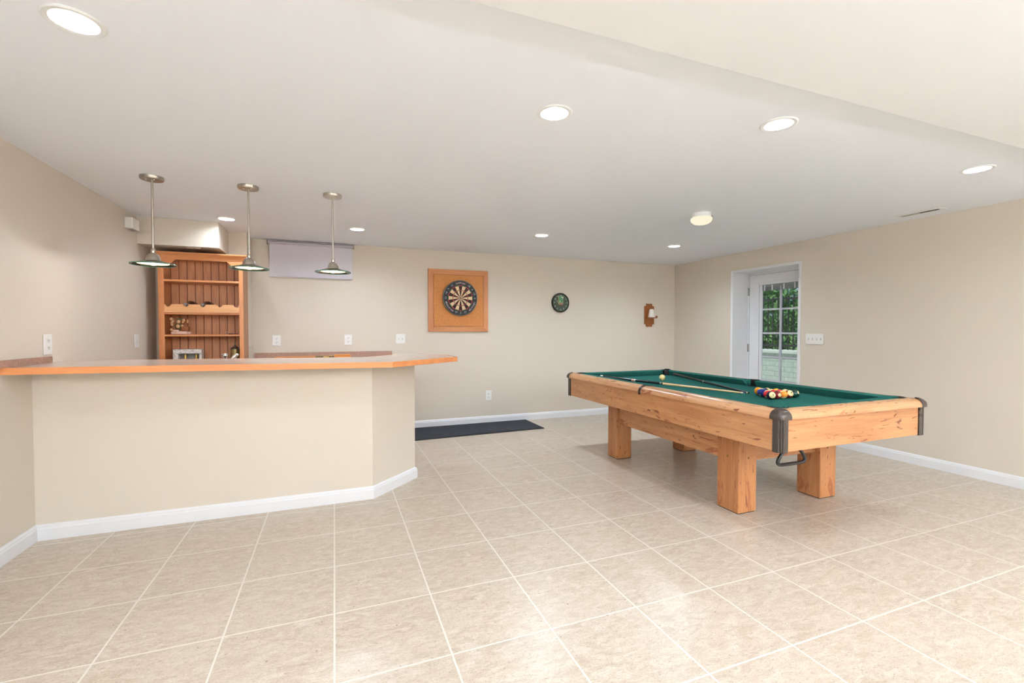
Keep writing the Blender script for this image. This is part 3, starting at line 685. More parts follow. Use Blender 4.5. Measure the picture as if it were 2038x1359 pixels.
# ------------------------------------------------------------------ plates on the walls
def plate(kind, label, c, right, w, h, group, gangs=1):
    """c: centre on the wall surface; right: horizontal unit vector seen from the room"""
    right = Vector(right); up = Vector((0, 0, 1)); n = right.cross(up)   # towards the viewer
    M = Matrix(((right.x, up.x, n.x, c[0]), (right.y, up.y, n.y, c[1]), (right.z, up.z, n.z, c[2]), (0, 0, 0, 1)))
    root = thing(kind, label, 'outlet' if kind == 'wall_outlet' else 'switch', c, group)
    def bx(bm, lo, hi, bev=0):
        b2 = BM(); box(b2, lo, hi, bev); b2.transform(M); me = bpy.data.meshes.new('t'); b2.to_mesh(me); b2.free(); bm.from_mesh(me); bpy.data.meshes.remove(me); return bm
    obj('cover_plate', bx(BM(), (-w/2, -h/2, .0005), (w/2, h/2, .007), .0025), M_plate, root)
    for g_ in range(gangs):
        u = (g_-(gangs-1)/2)*.050
        if kind == 'wall_outlet':
            for v in (.024, -.024):
                s_ = obj('socket', bx(BM(), (u-.017, v-.015, .007), (u+.017, v+.015, .0095), .001), M_plate, root)
                bm = BM(); bx(bm, (u-.009, v-.003, .0095), (u-.006, v+.009, .0102)); bx(bm, (u+.006, v-.003, .0095), (u+.009, v+.009, .0102)); bx(bm, (u-.0025, v-.011, .0095), (u+.0025, v-.006, .0102)); obj('slots', bm, M_platedark, root, s_)
        else:
            bm = BM(); bx(bm, (u-.005, -.012, .007), (u+.005, .012, .0085)); s_ = obj('toggle_slot', bm, mat('slot_grey', C(176, 170, 164), .5), root)
            obj('toggle', bx(BM(), (u-.0035, -.004, .008), (u+.0035, .009, .016), .001), M_plate, root, s_)
    return root
R_ = (1, 0, 0); E_ = YB
plate('wall_outlet', 'white outlet on the back wall right of the oak cabinet', (-.663, E_, 1.211), R_, .092, .130, 'outlets')
plate('wall_outlet', 'white outlet on the back wall under the roller blind', (.168, E_, 1.214), R_, .092, .130, 'outlets')
plate('light_switch', 'white double switch left of the dartboard', (.832, E_, 1.223), R_, .122, .130, 'switches', 2)
plate('wall_outlet', 'white outlet low on the back wall above the black mat', (2.074, E_, .398), R_, .090, .138, 'outlets')
plate('light_switch', 'white four gang switch on the right wall beside the door', (XR, 3.863, 1.232), (0, -1, 0), .222, .126, 'switches', 4)
plate('wall_outlet', 'white outlet on the left wall just above the counter splash', (XL, 3.958, 1.240), (0, 1, 0), .092, .134, 'outlets')
plate('light_switch', 'white switch on the left wall beside the oak cabinet', (XL, 5.434, 1.232), (0, 1, 0), .094, .130, 'switches', 1)
root = thing('wall_chime', 'white plastic chime box high on the left wall', 'chime', (XL, 5.3, 2.32))
bm = BM(); box(bm, (XL+.0005, 5.212, 2.270), (XL+.062, 5.372, 2.372), .006); obj('housing', bm, M_plate, root)
bm = BM(); box(bm, (XL+.012, 5.24, 2.2665), (XL+.05, 5.34, 2.270)); obj('grille', bm, mat('grille_grey', C(190, 180, 174), .6), root)

# small round light, switched off, under the soffit
root = thing('soffit_light', 'small pale round fitting under the beige soffit above the cabinet', 'fitting', (-1.33, 5.565, 2.177))
bm = BM(); lathe(bm, [(0, -.010), (.055, -.010), (.062, -.004), (.062, 0)], root.location, 28); obj('cover', bm, mat('pale_cover', C(214, 200, 190), .5), root, smooth=True)
bm = BM(); ball(bm, (-1.315, 5.545, 2.166), .005, seg=8); obj('bulb', bm, M_platedark, root)

# roller blind
root = thing('roller_blind', 'grey lilac roller blind lowered over a small high window', 'blind', (-.25, YB, 2.2))
bm = BM(); tube(bm, [(-.742, YB-.034, 2.404), (.236, YB-.034, 2.404)], .018, 20); obj('roller', bm, M_blindbar, root, smooth=True)
bm = BM(); box(bm, (-.738, YB-.05, 2.424), (.232, YB-.003, 2.432), .002); obj('head_rail', bm, M_blindbar, root)
for x in (-.748, .240):
    bm = BM(); box(bm, (x-.004, YB-.056, 2.382), (x+.004, YB-.001, 2.430), .001); obj('end_bracket', bm, mat('bracket', C(120, 112, 112), .4), root)
bm = BM(); box(bm, (-.728, YB-.026, 2.000), (.224, YB-.0235, 2.398)); f_ = obj('fabric', bm, M_blind, root)
bm = BM(); box(bm, (-.728, YB-.030, 1.986), (.224, YB-.019, 2.000), .003); obj('hem_bar', bm, M_blindbar, root)
# the small window behind the blind
bm = BM()
wx0, wx1, wz0, wz1 = -.70, .19, 2.02, 2.385
for lo, hi in (((wx0, YB-.012, wz0), (wx0+.03, YB, wz1)), ((wx1-.03, YB-.012, wz0), (wx1, YB, wz1)), ((wx0+.03, YB-.012, wz1-.03), (wx1-.03, YB, wz1)), ((wx0+.03, YB-.012, wz0), (wx1-.03, YB, wz0+.03))): box(bm, lo, hi)
struct('window_1', bm, M_trim)

# dartboard on its cork backboard
root = thing('dart_backboard', 'square cork backboard with oak frame on the back wall', 'backboard', (1.632, YB, 1.75))
bx0, bx1, bz0, bz1 = 1.203, 2.062, 1.318, 2.181; fw_ = .072
obj('cork_panel', box(BM(), (bx0+fw_-.004, YB-.0275, bz0+fw_-.004), (bx1-fw_+.004, YB-.001, bz1-fw_+.004)), M_cork, root)
bm = BM()
for lo, hi in (((bx0+fw_-.002, YB-.0305, bz0+fw_-.002), (bx0+fw_+.003, YB-.027, bz1-fw_+.002)), ((bx1-fw_-.003, YB-.0305, bz0+fw_-.002), (bx1-fw_+.002, YB-.027, bz1-fw_+.002)), ((bx0+fw_+.003, YB-.0305, bz0+fw_-.002), (bx1-fw_-.003, YB-.027, bz0+fw_+.003)), ((bx0+fw_+.003, YB-.0305, bz1-fw_-.003), (bx1-fw_-.003, YB-.027, bz1-fw_+.002))): box(bm, lo, hi)
obj('groove_strip', bm, mat('groove_brown', C(128, 70, 32), .5), root)  # dark strips stand in for the shaded groove between frame and cork
for nm, P_, m_ in (('t', [(bx0, bz1), (bx1, bz1), (bx1-fw_, bz1-fw_), (bx0+fw_, bz1-fw_)], M_oakX), ('b', [(bx0, bz0), (bx1, bz0), (bx1-fw_, bz0+fw_), (bx0+fw_, bz0+fw_)], M_oakX),
                   ('l', [(bx0, bz0), (bx0, bz1), (bx0+fw_, bz1-fw_), (bx0+fw_, bz0+fw_)], M_oakZ), ('r', [(bx1, bz0), (bx1, bz1), (bx1-fw_, bz1-fw_), (bx1-fw_, bz0+fw_)], M_oakZ)):
    bm = BM(); prism(bm, P_, YB-.030, YB-.001, MY); bmesh.ops.bevel(bm, geom=[e for e in bm.edges if all(abs(v.co.y-(YB-.030)) < 1e-4 for v in e.verts)], offset=.004, segments=2, affect='EDGES'); obj('frame_rail', bm, m_, root)
DC = (1.6435, YB-.0305, 1.785); RB = .2445
root = thing('dartboard', 'round black and cream dartboard with red and green rings on cork', 'dartboard', DC)
MYf = Matrix.Rotation(math.pi/2, 4, 'X')   # local +z -> -y (towards the room)
def ring_bm(r0, r1, h, a0=0, a1=2*math.pi, n=60):
    bm = BM(); P = [(r1*math.sin(a0+(a1-a0)*i/n), r1*math.cos(a0+(a1-a0)*i/n)) for i in range(n+1)]+[(r0*math.sin(a0+(a1-a0)*i/n), r0*math.cos(a0+(a1-a0)*i/n)) for i in range(n, -1, -1)]
    vs = [bm.verts.new((DC[0]+x, DC[1]-h, DC[2]+z)) for x, z in P]; m_ = n+1
    for i in range(n): bm.faces.new((vs[i], vs[i+1], vs[2*m_-2-i], vs[2*m_-1-i]))
    bmesh.ops.recalc_face_normals(bm, faces=bm.faces)
    return bm
bm = BM(); lathe(bm, [(0, 0), (RB, 0), (RB, .034), (RB-.004, .038), (0, .038)], DC, 72, M=MYf); body = obj('board', bm, mat('board_black', C(20, 22, 24), .6), root, smooth=True)
bm = BM(); lathe(bm, [(RB+.0005, .030), (RB+.002, .036), (RB-.003, .0405), (RB-.006, .039)], DC, 72, M=MYf); obj('steel_rim', bm, mat('steel_rim', C(150, 160, 158), .3, .9), root, smooth=True)
MBK, MCR, MRD, MGR = mat('sisal_black', C(44, 22, 20), .8), mat('sisal_cream', C(222, 190, 152), .8), mat('sisal_red', C(186, 62, 66), .8), mat('sisal_green', C(60, 104, 60), .8)
rD, rT = .172, .108; seg = BM(); KEY = {'b': 0, 'c': 1, 'r': 2, 'g': 3}
def addseg(key, r0, r1, a, w, h):
    b2 = ring_bm(r0, r1, .0395, a-w, a+w, 6)
    for f in b2.faces: f.material_index = KEY[key]
    me = bpy.data.meshes.new('t'); b2.to_mesh(me); b2.free(); seg.from_mesh(me); bpy.data.meshes.remove(me)
w = math.pi/20
for i in range(20):
    a = i*2*w; ev = i % 2 == 0
    addseg('b' if ev else 'c', .012, rT-.005, a, w, 0); addseg('b' if ev else 'c', rT+.004, rD-.005, a, w, 0)
    addseg('r' if ev else 'g', rT-.005, rT+.004, a, w, 0); addseg('r' if ev else 'g', rD-.005, rD+.004, a, w, 0)
    addseg('g', .0055, .012, a, w, 0); addseg('r', .0001, .0055, a, w, 0)
bmesh.ops.remove_doubles(seg, verts=seg.verts, dist=2e-5)
obj('playing_face', seg, [MBK, MCR, MRD, MGR], root)
nums = [20, 1, 18, 4, 13, 6, 10, 15, 2, 17, 3, 19, 7, 16, 8, 11, 14, 9, 12, 5]
bm = BM(); P0 = Vector(DC)
def onboard(bm, s, ang, r, size, rot=None, h=.0405):
    ang_ = math.radians(ang); rr = math.radians(rot if rot is not None else ang)
    text_bm(bm, s, P0+Vector((math.sin(ang_)*r, -h, math.cos(ang_)*r)), (math.cos(rr), 0, -math.sin(rr)), (math.sin(rr), 0, math.cos(rr)), size)
for i, nmb in enumerate(nums):
    a = i*18
    if i in (0, 1, 19, 7, 8, 12, 13): continue
    onboard(bm, str(nmb), a, .208, .040, 0 if a in (162, 180, 198) else a)
obj('number_ring', bm, mat('number_wire', C(172, 176, 180), .4, .5), root)
bm = BM()
def arc_text(s, mid, r, size, step, flip=False):
    for i, ch in enumerate(s):
        k = i-(len(s)-1)/2; a = mid+(-k if flip else k)*step
        if ch != ' ': onboard(bm, ch, a, r, size, a+180 if flip else a)
arc_text('Jim Wilson', 0, .210, .034, 3.9)
arc_text('REGULATION', 233, .212, .030, 4.7, True); arc_text('BRISTLE', 128, .212, .030, 4.6, True)
obj('lettering', bm, mat('lettering_pink', C(226, 196, 198), .5), root)

# clock
CC = (3.222, YB-.001, 1.758)
root = thing('wall_clock', 'round dark green wall clock with white numerals and brass hands', 'clock', CC); P0 = Vector(CC)
bm = BM(); lathe(bm, [(0, 0), (.140, 0), (.148, .012), (.148, .028), (.140, .038), (.132, .034), (.132, .028), (0, .028)], CC, 64, M=MYf); obj('case', bm, mat('clock_black', C(28, 34, 30), .12), root, smooth=True)
DC_ = DC; DC = CC
face = obj('dial', ring_bm(0.0, .131, .0285), mat('dial_green', C(44, 62, 46), .4), root)
obj('dial_spot', ring_bm(.0, .052, .0288, math.pi*.62, math.pi*1.38, 20), mat('dial_maroon', C(74, 34, 30), .4), root, face)
DC = DC_
def rect(bm, x0, z0, x1, z1, h):
    vs = [bm.verts.new((CC[0]+x, CC[1]-h, CC[2]+z)) for x, z in ((x0, z0), (x1, z0), (x1, z1), (x0, z1))]; f = bm.faces.new(vs); f.normal_update()
    return bm
obj('picture_green', rect(BM(), -.030, -.012, .034, .105, .0290), mat('baize_picture', C(34, 132, 92), .4), root, face)
bm = BM(); rect(bm, -.036, -.028, -.030, .110, .0293); rect(bm, .034, -.022, .039, .085, .0293); rect(bm, -.030, -.028, .034, -.022, .0293); rect(bm, -.030, -.004, .034, 0.0, .0293); obj('picture_border', bm, mat('border_cream', C(214, 196, 140), .4), root, face)
bm = BM(); rect(bm, -.024, -.020, .030, -.006, .0291); obj('picture_rack', bm, mat('rack_red', C(150, 74, 70), .4), root, face)
bm = BM()
for i in range(1, 13): a = i*30; onboard(bm, str(i), a, .106, .030, 0, .0292)
obj('numerals', bm, mat('numeral_white', C(232, 236, 228), .4), root, face)
bm = BM()
for x, z, s in ((.022, .085, .010), (.036, .074, .009), (-.012, .022, .007), (-.06, .024, .006)): lathe(bm, [(0, .0006), (s, .0003), (s, 0)], (CC[0]+x, CC[1]-.0295, CC[2]+z), 14, M=MYf)
obj('painted_balls', bm, mat('painted_balls', C(238, 234, 220), .4), root, face)
bm = BM()
def hand(a, l, w_, h):
    a = math.radians(a); d = Vector((math.sin(a), 0, math.cos(a))); s = Vector((math.cos(a), 0, -math.sin(a))); o_ = P0+Vector((0, -h, 0))
    vs = [bm.verts.new(v) for v in (o_-d*.015-s*w_, o_-d*.015+s*w_, o_+d*l+s*w_*.4, o_+d*l-s*w_*.4)]; bm.faces.new(vs)
hand(271, .070, .003, .0310)
obj('hour_hand', bm, M_gold, root); bm = BM(); hand(357, .100, .0025, .0315); obj('minute_hand', bm, M_gold, root)
bm = BM(); lathe(bm, [(.131, .0345), (.1305, .0345), (.06, .0375), (0, .0385)], CC, 48, M=MYf); obj('crystal', bm, glass('clock_glass', (.97, .98, .97, 1), .15), root, smooth=True)

# wooden wall bracket with white cone and chalk
sx0, sx1, sz0, sz1, k = 4.777, 4.966, 1.398, 1.778, .030
root = thing('wall_bracket', 'brown wooden wall bracket with a small shelf near the corner', 'shelf', (4.87, YB, 1.59))
def notch(x, z, fx, fz):
    return [(x+fx*k*a, z+fz*k*b) for a, b in ((0, 1.35), (.9, 1.35), (1.25, 1.0), (1.25, 0))]
pl_ = notch(sx0, sz0, 1, 1)+notch(sx1, sz0, -1, 1)[::-1]+notch(sx1, sz1, -1, -1)+notch(sx0, sz1, 1, -1)[::-1]
bm = BM(); prism(bm, pl_, YB-.020, YB-.001, MY); bmesh.ops.bevel(bm, geom=[e for e in bm.edges if all(abs(v.co.y-(YB-.020)) < 1e-4 for v in e.verts)], offset=.004, segments=2, affect='EDGES'); obj('back_plaque', bm, M_sconce, root)
bm = BM(); P_ = [(4.79, YB-.0205), (4.79, YB-.10)]+[(4.872+.082*math.cos(math.pi+a*math.pi/10), YB-.10-.055*math.sin(a*math.pi/10)) for a in range(1, 10)]+[(4.954, YB-.10), (4.954, YB-.0205)]
prism(bm, P_, 1.536, 1.549); obj('shelf_board', bm, M_sconce, root)
root = thing('chalk_cone', 'white cone standing on the wooden wall bracket', 'chalk cone', (4.862, YB-.082, 1.5495))
bm = BM(); lathe(bm, [(0, 0), (.052, 0), (.054, .008), (.036, .122), (.032, .132), (.020, .136), (0, .136)], root.location, 32); o = obj('cone', bm, M_shade, root, smooth=True)
root = thing('chalk_cube', 'tiny dark cue chalk cube beside the white cone on the bracket', 'chalk', (4.925, YB-.130, 1.5495))
obj('body', box(BM(), (4.915, YB-.142, 1.5495), (4.939, YB-.118, 1.573), .001), M_sconce, root); obj('chalk_face', box(BM(), (4.918, YB-.139, 1.573), (4.936, YB-.121, 1.575)), mat('chalk_blue', C(90, 110, 130), .9), root)

# floor mat
root = thing('floor_mat', 'long charcoal floor mat against the back wall beside the bar', 'mat', (1.7, 5.95, 0))
P_ = [(.60, 5.575), (2.655, 5.665), (2.648, 6.30), (.60, 6.295)]
bm = BM(); prism(bm, P_, .0005, .010); obj('rubber_edge', bm, M_matedge, root)
bm = BM(); prism(bm, inset(P_, .022), .010, .014); obj('pile', bm, M_mat, root)

# ------------------------------------------------------------------ pool table
TX0, TX1, TY0, TY1, ZB, ZT, ZR, ZBED = 2.515, 3.92, 2.0, 4.71, .592, .796, .848, .790
cx, cy = (TX0+TX1)/2, (TY0+TY1)/2
T = thing('pool_table', 'light oak pool table with green cloth and brown corner castings', 'pool table', (cx, cy, 0))
LW = .18
legx = ((2.712, 2.888), (3.568, 3.748)); legy = ((2.492, 2.688), (4.02, 4.188))
for i, (a, b) in enumerate(legx):
    for j, (c, d) in enumerate(legy):
        bm = BM(); box(bm, (a, c, .006), (b, d, ZB+.02), .004); lg = obj('leg', bm, M_ptZ, T)
        bm = BM(); box(bm, (a+.006, c+.006, 0.0), (b-.006, d-.006, .006)); obj('foot_pad', bm, M_brown, T, lg)
        MYf_ = Matrix.Rotation(math.pi/2, 4, 'X')
        obj('bolt', lathe(BM(), [(.009, -.001), (.009, .0012), (0, .0016)], (a+(b-a)*(.45 if i else .55), c, .404), 14, M=MYf_), M_knob, T, lg)
        obj('bolt', lathe(BM(), [(.009, -.001), (.009, .0012), (0, .0016)], (a, c+(d-c)*.5, .404), 14, M=Matrix.Rotation(-math.pi/2, 4, 'Y')), M_knob, T, lg)
for xa in (2.742, 3.662):
    bm = BM(); box(bm, (xa, legy[0][1]-.002, .368), (xa+.055, legy[1][0]+.002, .56), .003); obj('stretcher', bm, M_ptY, T)
for ya in (2.535, 4.09):
    bm = BM(); box(bm, (legx[0][1]-.002, ya, .366), (legx[1][0]+.002, ya+.055, .56), .003); obj('cross_beam', bm, M_ptX, T)
bm = BM(); box(bm, (TX0+.04, TY0+.04, ZB+.018), (TX1-.04, TY1-.04, ZB+.05)); obj('under_frame', bm, M_ptX, T)
for nm, lo, hi, m_ in (('a', (TX0, TY0+.06, ZB), (TX0+.025, TY1-.06, ZT), M_ptY), ('b', (TX1-.025, TY0+.06, ZB), (TX1, TY1-.06, ZT), M_ptY), ('c', (TX0+.06, TY0, ZB), (TX1-.06, TY0+.025, ZT), M_ptX), ('d', (TX0+.06, TY1-.025, ZB), (TX1-.06, TY1, ZT), M_ptX)):
    bm = BM(); box(bm, lo, hi, .002); obj('apron', bm, m_, T)
# bed
NX0, NX1, NY0, NY1 = TX0+.150, TX1-.150, TY0+.150, TY1-.150       # cushion noses
CR, SR = .078, .070
def bedpoly():
    """outline of the bed cloth with bites for the pockets"""
    P = []
    e = .045
    def corner(x, y, fx, fy):
        q = []
        c = Vector((x+fx*.012, y+fy*.012))
        return c
    return P
bm = BM()
es = []
def loopv(pts, z):
    vs = [bm.verts.new((x, y, z)) for x, y in pts]; return [bm.edges.new((vs[i], vs[(i+1) % len(vs)])) for i in range(len(vs))]
ox0, ox1, oy0, oy1 = TX0+.03, TX1-.03, TY0+.03, TY1-.03
PK = [(NX0-.030, NY0-.030), (NX1+.030, NY0-.030), (NX1+.030, NY1+.030), (NX0-.030, NY1+.030)]
SK = [(NX0-.062, cy), (NX1+.062, cy)]
es += loopv([(ox0, oy0), (ox1, oy0), (ox1, oy1), (ox0, oy1)], ZBED)
for x, y in PK: es += loopv([(x+.062*math.cos(a*math.pi/12), y+.062*math.sin(a*math.pi/12)) for a in range(24)], ZBED)
for x, y in SK: es += loopv([(x+.054*math.cos(a*math.pi/12), y+.054*math.sin(a*math.pi/12)) for a in range(24)], ZBED)
bmesh.ops.triangle_fill(bm, edges=es, use_beauty=True)
for f in bm.faces:
    if f.normal.z < 0: f.normal_flip()
obj('bed_cloth', bm, M_cloth, T)
bm = BM(); 
for lo, hi in (((ox0, cy-.9, ZB+.05), (ox1, cy-.2, ZBED-.002)), ((ox0, cy+.2, ZB+.05), (ox1, cy+.9, ZBED-.002))): box(bm, lo, hi)
obj('slate', bm, mat('slate', C(70, 72, 74), .8), T)
# rails: wooden top (rounded outside) and cushion, six pieces between the pockets
RX = .062     # where the wood stops and the cloth begins
def rail(p, q, out, m_, ext0, ext1):
    """p->q along the outer apron line; out = outward unit normal. ext = straight cut backs at the pockets"""
    p = Vector(p); q = Vector(q); d = (q-p).normalized(); out = Vector(out)
    prof = [(.022, ZT-.004), (.024, ZT+.006), (.020, ZT+.020), (.010, ZT+.034), (-.008, ZT+.045), (-.030, ZR-.002), (-RX, ZR), (-RX, ZT-.004)]
    bm = BM(); A = [bm.verts.new(tuple(p+out*a)+(z,)) for a, z in prof]; B = [bm.verts.new(tuple(q+out*a)+(z,)) for a, z in prof]
    for i in range(len(prof)): bm.faces.new((A[i], A[(i+1) % len(prof)], B[(i+1) % len(prof)], B[i]))
    bm.faces.new(A); bm.faces.new(B[::-1]); bmesh.ops.recalc_face_normals(bm, faces=bm.faces)
    bm.faces.ensure_lookup_table()
    for f in bm.faces:
        if all(abs((Vector(v.co[:2])-p).dot(out)+RX) < 1e-3 for v in f.verts): f.material_index = 1
    r_ = obj('rail', bm, [m_, M_leather], T, smooth=True, ang=30)
    # cushion with angled ends
    cp = [(-RX, ZR, 0), (-.110, ZR+.0005, .3), (-.140, ZR-.001, .8), (-.150, ZR-.005, 1), (-.149, ZR-.010, 1), (-.116, ZBED+.008, .5), (-.112, ZBED+.001, .5), (-RX, ZBED+.001, 0)]
    bm = BM()
    A = [bm.verts.new(tuple(p+d*(ext0[0]+(ext0[1]-ext0[0])*k_)+out*a)+(z,)) for a, z, k_ in cp]; B = [bm.verts.new(tuple(q-d*(ext1[0]+(ext1[1]-ext1[0])*k_)+out*a)+(z,)) for a, z, k_ in cp]
    for i in range(len(cp)): bm.faces.new((A[i], A[(i+1) % len(cp)], B[(i+1) % len(cp)], B[i]))
    bm.faces.new(A); bm.faces.new(B[::-1]); bmesh.ops.recalc_face_normals(bm, faces=bm.faces)
    obj('cushion', bm, M_cushion if False else M_cloth, T, r_, smooth=True, ang=40)
Cc, Sc = (.095, .180), (.050, .070)      # cut back at corner (outer, nose), at side
for x, o_ in ((TX0, (-1, 0)), (TX1, (1, 0))):
    rail((x, TY0+.03), (x, cy-.0004), o_, M_railY, Cc, Sc); rail((x, cy+.0004), (x, TY1-.03), o_, M_railY, Sc, Cc)
rail((TX0+.03, TY0), (TX1-.03, TY0), (0, -1), M_railX, Cc, Cc); rail((TX0+.03, TY1), (TX1-.03, TY1), (0, 1), M_railX, Cc, Cc)
# corner posts and domed caps, pocket liners
def corner(x, y, fx, fy):
    """fx,fy: outward signs"""
    s = .054
    N = 8
    pts = []
    for i in range(N+1):
        a = i/N*math.pi/2; rr = .034; cxx = x-fx*(rr-.008); cyy = y-fy*(rr-.008)
        wob = .0022*math.cos(i*math.pi) if 0 < i < N else 0
        pts.append((cxx+fx*(rr+wob)*math.cos(a), cyy+fy*(rr+wob)*math.sin(a)))
    poly_ = [(x+fx*.006, y-fy*s)]+pts+[(x-fx*s, y+fy*.006), (x-fx*s, y-fy*.02), (x-fx*.02, y-fy*.02) if False else (x-fx*.03, y-fy*.03), (x-fx*.02, y-fy*s)]
    bm = BM(); prism(bm, poly_, ZB-.004, ZT-.002)
    for k_ in range(3):
        t_ = (k_+1)/4*math.pi/2; px_ = x-fx*.026+fx*.0345*math.cos(t_); py_ = y-fy*.026+fy*.0345*math.sin(t_)
        tube(bm, [(px_, py_, ZB-.002), (px_, py_, ZT-.004)], .0035, 6)
    cp_ = obj('corner_post', bm, M_brown, T, smooth=True, ang=30)
    # cap: dome over the corner
    bm = BM(); lv = [(1.0, ZT-.004), (1.0, ZT+.014), (.93, ZT+.030), (.74, ZT+.046), (.42, ZR+.006), (.10, ZR+.007)]
    base = []
    R_o = .068; ox, oy = x-fx*.043, y-fy*.043
    for i in range(13):
        a = (i/12)*math.pi/2
        e_ = 4.2; ca, sa = math.cos(a), math.sin(a); k_ = (ca**e_+sa**e_)**(-1/e_)
        base.append((fx*R_o*ca*k_, fy*R_o*sa*k_))
    base = [(fx*R_o, -fy*.018)]+base[0:]+[(-fx*.018, fy*R_o)]
    rings = [[bm.verts.new((ox+bx_*s_, oy+by_*s_, z)) for bx_, by_ in base] for s_, z in lv]
    for A, B in zip(rings, rings[1:]):
        for i in range(len(base)-1): bm.faces.new((A[i], A[i+1], B[i+1], B[i]))
    for rg in (rings[0], rings[-1]):
        cvx = bm.verts.new((ox, oy, rg[0].co.z))
        for i in range(len(base)-1): bm.faces.new((cvx, rg[i], rg[i+1]))
    bmesh.ops.recalc_face_normals(bm, faces=bm.faces); obj('corner_cap', bm, M_brown, T, cp_, smooth=True, ang=60)
for x, fx in ((TX0, -1), (TX1, 1)):
    for y, fy in ((TY0, -1), (TY1, 1)): corner(x, y, fx, fy)
def pocket(x, y, a0, a1, r, side):
    n_ = 20; arc = [(x+r*math.cos(a0+(a1-a0)*i/n_), y+r*math.sin(a0+(a1-a0)*i/n_)) for i in range(n_+1)]
    bm = BM()
    lv = [(1.0, ZR+.003), (.90, ZR+.004), (.88, ZR-.004), (.86, ZBED-.01), (.80, ZBED-.06), (.5, ZBED-.10), (.01, ZBED-.105)]
    rings = []
    for s_, z in lv: rings.append([bm.verts.new((x+(px_-x)*s_, y+(py_-y)*s_, z)) for px_, py_ in arc])
    for A, B in zip(rings, rings[1:]):
        for i in range(n_): bm.faces.new((A[i], A[i+1], B[i+1], B[i]))
    pb = obj('pocket', bm, M_leather, T, smooth=True, ang=50)
    # bag half facing the bed
    bm = BM(); lathe(bm, [(.86*r, ZBED-.004), (.80*r, ZBED-.06), (.5*r, ZBED-.10), (0, ZBED-.105)], (x, y, 0), 24); obj('ball_bag', bm, M_leather, T, pb, smooth=True)
for (x, y), a in zip(PK, (math.pi*1.25, math.pi*1.75, math.pi*.25, math.pi*.75)): pocket(x, y, a-math.pi*.62, a+math.pi*.62, .070, False)
for (x, y), a in zip(SK, (math.pi, 0)): pocket(x, y, a-math.pi*.56, a+math.pi*.56, .064, True)
for x, f in ((TX0, -1), (TX1, 1)):
    prof = [(.0245, ZT-.024), (.0275, ZT-.024), (.0275, ZT+.006), (.023, ZT+.022), (.012, ZT+.037), (-.008, ZT+.048), (-.030, ZR+.0015), (-.045, ZR+.003), (-.045, ZR), (-.008, ZT+.045), (.010, ZT+.034), (.020, ZT+.02), (.0245, ZT+.006)]
    bm = BM(); A = [bm.verts.new((x+f*a, cy-.015, z)) for a, z in prof]; B = [bm.verts.new((x+f*a, cy+.015, z)) for a, z in prof]
    for i in range(len(prof)): bm.faces.new((A[i], A[(i+1) % len(prof)], B[(i+1) % len(prof)], B[i]))
    bm.faces.new(A); bm.faces.new(B[::-1]); bmesh.ops.recalc_face_normals(bm, faces=bm.faces); obj('side_strap', bm, M_brown, T, smooth=True)

# triangle rack hanging under the near end
root = thing('ball_rack', 'black plastic triangle rack hanging under the near corner of the pool table', 'rack', (2.75, 2.16, .58))
V = [Vector((2.665, 2.16, .450)), Vector((2.985, 2.16, .450)), Vector((2.825, 2.16, .728))]
V = [Vector((2.815+ (v.x-2.825)*.98, 2.16, .452+(v.z-.450)*.62)) for v in V]; pts = []
rc = .052
cen = sum(V, Vector())/3
pts = []
for i in range(3):
    a, b, c = V[i-1], V[i], V[(i+1) % 3]
    for t_ in range(9):
        u = t_/8; p1 = b+(a-b).normalized()*rc*1.5; p2 = b+(c-b).normalized()*rc*1.5
        pts.append((1-u)**2*p1+2*u*(1-u)*b+u*u*p2)
bm = BM(); tube(bm, pts, .0115, 12, True)
obj('frame', bm, M_black, root, smooth=True)

# balls
RBL = .0325
zc = ZBED+RBL+.001
def ballmat(name, col, stripe, d):
    m = mat(name, col, .08, spec=.6); t = NT(m)
    tc = t.new('ShaderNodeTexCoord'); nn = t.new('ShaderNodeVectorMath', operation='NORMALIZE'); t.l.new(tc.outputs['Object'], nn.inputs[0])
    dt = t.new('ShaderNodeVectorMath', operation='DOT_PRODUCT'); t.l.new(nn.outputs[0], dt.inputs[0]); dt.inputs[1].default_value = Vector(d).normalized()
    dv = dt.outputs['Value']; cream = C(238, 214, 158)
    if stripe:      # white pole towards d, coloured band round the equator, number circle on the band
        c = t.mix(t.math('GREATER_THAN', t.math('ABSOLUTE', dv), .62), col, cream)
        c = t.mix(t.math('GREATER_THAN', dv, .985), c, C(60, 50, 40))
    else:
        c = t.mix(t.math('GREATER_THAN', dv, .90), col, cream)
    t.base(c); return m
